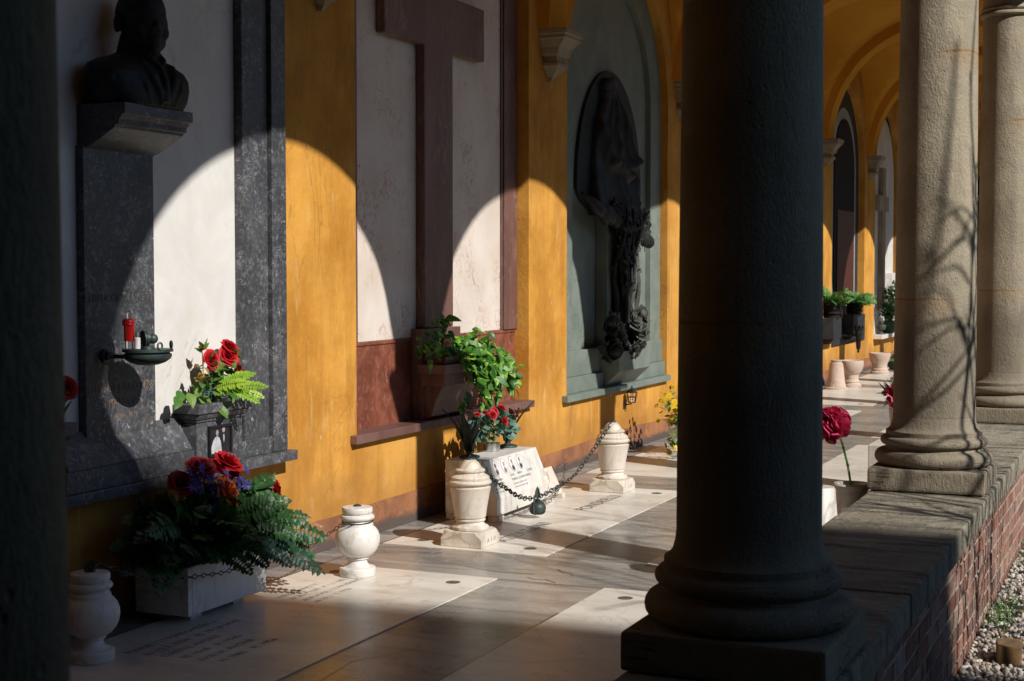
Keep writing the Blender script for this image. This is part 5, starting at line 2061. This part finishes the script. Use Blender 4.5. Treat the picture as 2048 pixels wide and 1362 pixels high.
# ------------------------------------------------------------------ pots behind the parapet
cn = thing("cone_pedestal", "white marble truncated cone with a metal spike, just behind the parapet", "bollard", (2.80, 6.68, 0))
b = MB(); b.lathe([(.09, .001), (.108, .001), (.112, .01), (.11, .1), (.072, .555), (.066, .565), (.03, .567)], (2.80, 6.68, 0), 48)
b.build("cone", "carrara", cn, smooth=True)
b = MB(); b.lathe([(.018, .567), (.016, .573), (.006, .575)], (2.80, 6.68, 0), 14)
b.tube([(2.80, 6.68, .57), (2.802, 6.68, .59), (2.798, 6.675, .61)], .004, 6)
b.build("spike", "iron", cn)
pv = thing("stone_flower_pot", "cream marble pot with one crimson peony, behind the parapet", "pot", (2.905, 6.89, 0))
c = V(2.905, 6.89, 0)
b = MB(); b.lathe([(.06, .001), (.085, .001), (.085, .05), (.055, .07), (.05, .12), (.07, .18), (.083, .30), (.080, .46), (.070, .505), (.068, .52), (.082, .54), (.086, .553), (.08, .56), (.066, .558), (.058, .53), (.01, .52)], c, 48)
b.build("pot", "cream", pv, smooth=True)
pe = thing("peony", "single crimson peony on a bare green stem leaning out of the marble pot", "flower", (2.895, 6.94, .53))
b = MB(); b.tube([(2.893, 6.95, .525), (2.878, 6.94, .63), (2.857, 6.93, .72), (2.838, 6.92, .785)], [.005, .0055, .005, .005], 8)
for q in ((2.877, 6.94, .635), (2.858, 6.93, .715)): b.ell(q, .008, .008, .006, 8, 6)
b.build("stem", "stem", pe, smooth=True)
b = MB(); random.seed(2); peony(b, (2.812, 6.90, .825), .088, 190, (-.1, -.5, .8))
b.build("bloom", "pinkpetal", pe, smooth=True, angle=0)
bx = thing("marble_box", "small pale marble block just left of the branch-shadowed column's plinth", "block", (2.74, 8.6, 0))
b = MB(); b.box(2.70, 2.86, 8.45, 8.75, .001, .56); b.build("block", "cream", bx, bevel=.006)
pv2 = thing("bronze_cup_bouquet", "crimson and pale pink bouquet with striped leaves, half hidden by the branch-shadowed column", "flowers", (2.62, 10.1, 0))
b = MB(); b.lathe([(.05, .001), (.08, .001), (.06, .05), (.05, .3), (.08, .62), (.07, .62), (.01, .6)], (2.62, 10.1, 0), 32)
b.build("vase", "pinkstone", pv2, smooth=True)
b = MB(); peony(b, (2.585, 10.02, .71), .09, 60, (.2, -.6, .6)); b.build("bloom", "pinkpetal", pv2, smooth=True, angle=0)
b = MB(); peony(b, (2.60, 10.05, .80), .05, 30, (0, -.5, .8)); b.build("pale_bloom", "palepink", pv2, smooth=True, angle=0)
b = MB()
for k in range(26): b.leaf((2.58, 10.02, .72 + random.uniform(-.03, .05)), V(random.uniform(-1, .6), random.uniform(-.9, .3), random.uniform(-.5, 1)), rdir(), random.uniform(.09, .15), .022, 4, .25, .2, 'blade')
b.build("striped_leaves", "euca", pv2)

# ------------------------------------------------------------------ stone pots, torch and plants far along the wall
cs = thing("stone_cone_pot", "tall pinkish stone cone standing by the wall beside the broken bowl", "pot", (.316, 19.49, 0))
b = MB(); b.lathe([(.11, .0006), (.15, .0006), (.15, .02), (.128, .03), (.112, .10), (.095, .27), (.084, .335), (.07, .345), (.068, .36), (.078, .365), (.078, .378), (.05, .38)], (.316, 19.49, 0), 40)
b.build("stone_cone", "pinkstone", cs, smooth=True)
bp = thing("stone_bowl_pot", "cracked pinkish stone bowl on a ringed foot, beside the stone cone", "pot", (.43, 19.95, 0), "stone bowls along the wall")
b = MB(); b.lathe([(.1, .0006), (.125, .0006), (.125, .03), (.105, .045), (.10, .06), (.108, .07), (.10, .085), (.088, .10), (.09, .16), (.10, .172), (.125, .20), (.148, .26), (.156, .315), (.150, .345), (.138, .352), (.125, .345), (.10, .28), (.02, .24)], (.43, 19.95, 0), 48)
b.build("bowl", "pinkstone", bp, smooth=True)
b = MB(); b.lathe([(.002, .262), (.09, .264), (.095, .266)], (.43, 19.95, 0), 24); b.build("soil", "soil", bp)
bp2 = thing("stone_bowl_pot", "plain flared stone bowl farther on, below the white memorial", "pot", (.33, 22.65, 0), "stone bowls along the wall")
b = MB(); b.lathe([(.1, .0006), (.14, .0006), (.142, .03), (.12, .05), (.115, .06), (.122, .065), (.115, .08), (.105, .09), (.11, .15), (.135, .20), (.155, .26), (.158, .30), (.15, .312), (.13, .31), (.1, .27), (.02, .25)], (.33, 22.65, 0), 48)
b.build("bowl", "pinkstone", bp2, smooth=True)
ff = thing("flower_bowl", "green glazed bowl with small pink and yellow flowers on the floor far along", "potted plant", (.38, 23.7, 0))
b = MB(); b.lathe([(.05, .0006), (.07, .0006), (.10, .05), (.125, .12), (.115, .125), (.02, .1)], (.38, 23.7, 0), 32); b.build("bowl", "fernblue", ff, smooth=True)
b = MB()
for k in range(60): b.leaf(V(.38, 23.7, .13) + rdir(0) * .08, rdir(0), rdir(), .07, .04, 3, .3, .2)
b.build("foliage", "rosegreen", ff)
b = MB()
for k in range(12): peony(b, V(.38, 23.7, .16) + V(random.uniform(-.1, .1), random.uniform(-.1, .1), random.uniform(0, .08)), .025, 8)
b.build("blooms", "pinkpetal", ff)
tr_ = thing("torch_lamp", "dark iron torch-shaped lamp on a wall bracket in front of the dark memorial", "lamp", (.28, 21.2, .4))
c = V(.28, 21.2, 0)
b = MB(); b.lathe([(.006, .385), (.016, .39), (.016, .41), (.012, .42), (.03, .45), (.04, .64), (.045, .65), (.045, .67), (.036, .68), (.05, .70), (.06, .72), (.05, .73), (.02, .735)], c, 24)
b.build("torch_body", "darkiron", tr_, smooth=True)
b = MB()
for k in range(8):
    a = 2 * PI * k / 8
    b.leaf(c + V(.04 * math.cos(a), .04 * math.sin(a), .70), V(math.cos(a), math.sin(a), .9), V(math.cos(a), math.sin(a), 0), .075, .05, 4, .5, .2)
b.build("flame_leaves", "darkiron", tr_)
b = MB(); b.tube([(.0, 21.2, .62), (.15, 21.2, .62), (.25, 21.2, .63)], .014, 8); b.box(0, .012, 21.15, 21.25, .52, .70)
b.build("bracket", "darkiron", tr_)
def far_planter(lab, y, hw, z0):
    t = thing("grey_planter", lab, "planter", (.08, y, z0), "grey slate planters on the dark memorial")
    b = MB(); b.box(.021, .17, y - hw, y + hw, .62, .90)
    b.prism([(.021, .62), (.17, .62), (.10, .55), (.021, .55)], 'y', y - hw * .8, y + hw * .8)
    b.build("block", "darkstone", t, bevel=.006)
    b = MB(); b.lathe([(.06, .901), (.11, .903), (.10, .93), (.12, .96), (.105, .985), (.125, 1.02), (.115, 1.05), (.13, 1.07), (.10, 1.07)], (.10, y, 0), 24)
    b.build("fluted_pot", "blackstone", t, smooth=True)
    p = thing("cedar_plant", lab.replace("slate planter", "drooping fern-like plant in the slate planter"), "plant", (.10, y, 1.05), "feathery plants in the slate planters")
    st = MB()
    for k in range(15):
        a = 2 * PI * k / 15 + random.uniform(-.3, .3)
        d = V(math.cos(a) * .8 + .3, math.sin(a), random.uniform(.7, 1.5))
        b = MB(); frond(b, (.10, y, 1.05), d, random.uniform(.30, .44), random.uniform(.28, .5), .11, 15)
        b.build("frond", "cedar", p)
far_planter("dark grey slate planter nearer to the dark column edge", 20.28, .27, .55)
far_planter("dark grey slate planter farther on, by the torch", 21.85, .45, .55)
gu = thing("garden_lamp", "small grey-green urn-shaped lamp on the white memorial's sill", "lamp", (.06, 24.3, .52))
b = MB(); b.lathe([(.03, .521), (.075, .521), (.07, .535), (.03, .545), (.025, .57), (.07, .60), (.085, .65), (.075, .67), (.04, .68), (.045, .70), (.05, .73), (.03, .77), (.005, .79)], (.06, 24.3, 0), 28)
b.build("urn", "bronzer", gu, smooth=True)
wv = thing("stone_vase", "ribbed white stone vase on the white memorial's sill, holding hydrangeas", "vase", (.06, 25.65, .52))
b = MB(); b.lathe([(.10, .521), (.2, .521), (.2, .56), (.12, .58), (.08, .62), (.10, .66), (.19, .72), (.22, .80), (.20, .88), (.16, .92), (.19, .95), (.21, .98), (.18, 1.0), (.05, .98)], (.06, 25.65, 0), 36)
b.build("vase", "carrara", wv, smooth=True)
hy = thing("hydrangea", "white hydrangea heads with dark leaves in the white stone vase", "flowers", (.06, 25.65, .98))
b = MB()
for k in range(70): b.leaf(V(.08, 25.55, 1.08) + rdir() * .2, rdir(), rdir(), .16, .10, 3, .3, .2)
b.build("leaves", "fern", hy)
for p in ((.15, 25.30, 1.13), (.12, 25.72, 1.25), (.14, 25.9, 1.12)):
    b = MB()
    for k in range(70):
        d = rdir()
        q = V(*p) + d * .13
        for i in range(4): b.leaf(q, d.orthogonal() + rdir() * .8, d, .04, .035, 2, .1, .1, 'round')
    b.build("hydrangea_head", "whitepetal", hy)
db = thing("dark_shrub_pot", "dark leafy plant in a green pot between the small lamp and the white vase", "potted plant", (.08, 24.9, .52))
b = MB(); b.lathe([(.06, .521), (.09, .521), (.12, .70), (.11, .72), (.02, .7)], (.08, 24.9, 0), 24); b.build("pot", "fernblue", db, smooth=True)
b = MB()
for k in range(220): b.leaf(V(.10, 24.9, .92) + V(random.gauss(0, .06), random.gauss(0, .13), random.gauss(0, .16)), rdir(), rdir(), .09, .045, 3, .3, .2)
b.build("foliage", "fern", db)

# ------------------------------------------------------------------ garden strip: gravel, tuft, brick piece, the bare shrub that throws the branch shadows
random.seed(11)
gv = MB()
ico = bmesh.new(); bmesh.ops.create_icosphere(ico, subdivisions=1, radius=1)
iv = [v.co.copy() for v in ico.verts]; ifc = [tuple(v.index for v in f.verts) for f in ico.faces]; ico.free()
def pebbles(n, x0, x1, y0, y1, s0, s1):
    for k in range(n):
        s_ = random.uniform(s0, s1)
        R = Quaternion(rdir(), random.uniform(0, 6.28)).to_matrix() @ Matrix.Diagonal((s_, s_ * random.uniform(.6, 1), s_ * random.uniform(.45, .8)))
        c = V(random.uniform(x0, x1), random.uniform(y0, y1), -.055 + random.uniform(0, .022))
        gv.add([R @ v + c for v in iv], ifc, random.random())
pebbles(6500, 3.49, 4.15, 5.2, 8.6, .007, .017)
pebbles(2500, 3.49, 4.6, 2.0, 5.2, .010, .02)
pebbles(1500, 3.49, 4.6, 8.6, 13, .010, .02)
o = gv.build("gravel", "gravel", None, smooth=True, loc=(3.8, 6, -.05), angle=0)
tag(o, kind="stuff")
gt = MB()
for k in range(260):
    p = V(3.56 + random.gauss(0, .035), 7.15 + random.gauss(0, .22), -.05)
    gt.leaf(p, V(random.gauss(0, .6), random.gauss(0, .6), 1), rdir(), random.uniform(.03, .075), .006, 3, .5, .1, 'blade')
for k in range(200):
    p = V(3.52 + random.gauss(0, .012), 9.3 + random.gauss(0, .5), -.05)
    gt.leaf(p, V(random.gauss(0, .6), random.gauss(0, .6), 1), rdir(), random.uniform(.04, .09), .008, 3, .5, .1, 'blade')
o = gt.build("grass_tuft", "grass", None, loc=(3.56, 7.15, -.05))
tag(o, "short green grass tufts growing in the gravel along the foot of the brick parapet", "grass", kind="stuff")
bk = MB()
bk.prism([(3.62, 6.20), (3.71, 6.22), (3.70, 6.36), (3.655, 6.37), (3.60, 6.33)], 'z', -.045, .035)
o = bk.build("stone_fragment", plain("ochre_stone", (.17, .10, .04), .9, 0, .3, 20, .004), None, bevel=.008, loc=(3.66, 6.28, -.045))
tag(o, "broken ochre stone fragment lying in the gravel below the parapet", "stone", kind="thing")

sb = thing("bare_shrub", "leafless shrub with long arching twigs beside the parapet, behind the viewer's right shoulder", "shrub", (5.1, 6.3, -.06))
b = MB()
random.seed(3)
def shade_from(y, z, d, x=3.42):
    return V(x, y, z) + V(1, -.415, .82) * d
def smooth_path(P, m=6):
    out = []
    for i in range(len(P) - 1):
        p0, p1, p2, p3 = P[max(i - 1, 0)], P[i], P[i + 1], P[min(i + 2, len(P) - 1)]
        for q in range(m):
            t = q / m
            out.append(.5 * ((2 * p1) + (p2 - p0) * t + (2 * p0 - 5 * p1 + 4 * p2 - p3) * t * t + (3 * p1 - p0 - 3 * p2 + p3) * t ** 3))
    return out + [P[-1]]
stems = [  # (y, z) of the shade on the column, low to high, stem radius
    ([(6.75, -.1), (6.90, .5), (7.02, 1.0), (7.10, 1.45), (7.06, 1.9), (7.10, 2.4), (7.16, 2.9)], .016),
    ([(7.05, -.1), (7.12, .45), (7.16, 1.0), (7.10, 1.5), (7.0, 1.85), (6.93, 2.3), (6.98, 2.75)], .014),
    ([(6.6, 0), (6.84, .7), (6.95, 1.2), (7.05, 1.6), (7.16, 2.0), (7.22, 2.5)], .012),
    ([(7.2, 0), (7.1, .8), (6.98, 1.25), (6.95, 1.6), (7.03, 2.05), (7.12, 2.25)], .012),
    ([(7.0, .0), (7.0, .75), (6.93, 1.3), (7.0, 1.75), (7.09, 1.95)], .010),
    ([(6.3, -.2), (6.42, .25), (6.55, .7), (6.75, 1.5), (6.85, 2.6)], .016),
    ([(6.1, -.2), (6.15, .2), (6.25, .6), (6.2, 1.4), (6.4, 2.4)], .015),
    ([(6.9, -.3), (6.72, .1), (6.6, .45), (6.7, 1.2), (6.6, 2.2)], .015),
    ([(6.5, -.3), (6.36, .15), (6.2, .5), (6.05, 1.3)], .012),
    ([(5.9, -.2), (6.05, .3), (6.3, .9), (6.6, 2.0)], .012),
    ([(7.4, -.2), (7.3, .2), (7.5, .7), (7.7, 1.5), (7.6, 2.4)], .013),
    ([(7.7, -.2), (7.9, .3), (7.8, .8), (8.1, 1.6)], .012)]
for k, (P, r_) in enumerate(stems):
    d0 = random.uniform(1.7, 2.7)
    pts = [shade_from(y, z, d0 + .06 * i + random.uniform(-.05, .05)) for i, (y, z) in enumerate(P)]
    foot = V(pts[0].x + random.uniform(.0, .2), pts[0].y + random.uniform(-.1, .1), -.06)
    pts = smooth_path([foot] + pts)
    b.tube(pts, [r_ * .9 * (1.15 - .65 * i / len(pts)) for i in range(len(pts))], 7)
    for j in range(7):
        q = pts[random.randint(8, len(pts) - 3)]
        dd = V(random.uniform(-.3, .3), random.uniform(-1, 1), random.uniform(.2, 1.2)).normalized()
        l = random.uniform(.25, .7)
        b.tube([q + dd * l * t + V(0, 0, -.12 * t * t) + rdir() * .02 for t in (0, .25, .5, .75, 1)], [.009, .008, .007, .005, .003], 5)
for k in range(14):       # thinner twigs arching higher
    p = shade_from(random.uniform(6.2, 8.2), -.3, random.uniform(1.4, 2.6))
    p.z = -.06
    L = random.uniform(2.6, 4.6)
    bend = V(random.uniform(-.4, .6), random.uniform(-.8, .8), 0)
    b.tube([p + V(0, 0, L * t) + bend * t * t + V(.04 * math.sin(t * 9 + k), .05 * math.cos(t * 8 + k), 0) for t in [i / 12 for i in range(13)]], [.012 * (1 - .7 * i / 12) for i in range(13)], 6)
b.build("branches", "bark", sb)

# unseen evergreen and hedge, added on the garden side to shut out sky light
random.seed(17)
ev = thing("sky_blocker_tree", "added unseen evergreen tree that blocks the high sky light over the garden", "tree", (11, -1.5, -.05))
b = MB()
tp = [V(11, -1.5, -.05), V(11.1, -1.2, 4), V(10.8, -.2, 8), V(10.4, 1.5, 12), V(10, 3.5, 16)]
b.tube(tp, [.42, .34, .28, .2, .1], 12)
for k in range(12):
    q = tp[3].lerp(tp[4], random.random())
    b.tube([q, q + V(random.uniform(-3, 3), random.uniform(-5, 8), random.uniform(1, 3))], [.1, .03], 6)
b.build("trunk", "bark", ev)
b = MB()
for k in range(5200):
    d = rdir()
    t = random.random() ** .4
    p = V(9.2, 5, 17.8) + V(d.x * 6.0, d.y * 12, d.z * 5) * t
    if p.z < 6.2 + .79 * (p.x - 3.25) + 1.0: continue
    b.leaf(p, rdir(), rdir(), random.uniform(.6, 1.0), random.uniform(.5, .8), 2, .3, .2)
b.build("crown", "fern", ev)
hd = thing("sky_blocker_hedge", "added unseen hedge block that keeps low sky light off the near columns", "hedge", (5.25, -.5, -.05))  # added blocker for low sky light beside the near columns
b = MB(); b.box(4.9, 5.6, -2.2, 2.3, -.05, 4.6)
b.build("hedge_core", "fern", hd)
b = MB()
for k in range(4200):
    f_ = random.random()
    if f_ < .45: p = V(4.88, random.uniform(-2.2, 2.3), random.uniform(0, 4.6)); n = V(-1, 0, 0)
    elif f_ < .7: p = V(random.uniform(4.9, 5.6), 2.32, random.uniform(0, 4.6)); n = V(0, 1, 0)
    elif f_ < .85: p = V(random.uniform(4.9, 5.6), random.uniform(-2.2, 2.3), 4.62); n = V(0, 0, 1)
    else: p = V(5.62, random.uniform(-2.2, 2.3), random.uniform(0, 4.6)); n = V(1, 0, 0)
    b.leaf(p, n + rdir(), rdir(), .12, .05, 2, .2, .2)
b.build("foliage", "fern", hd)
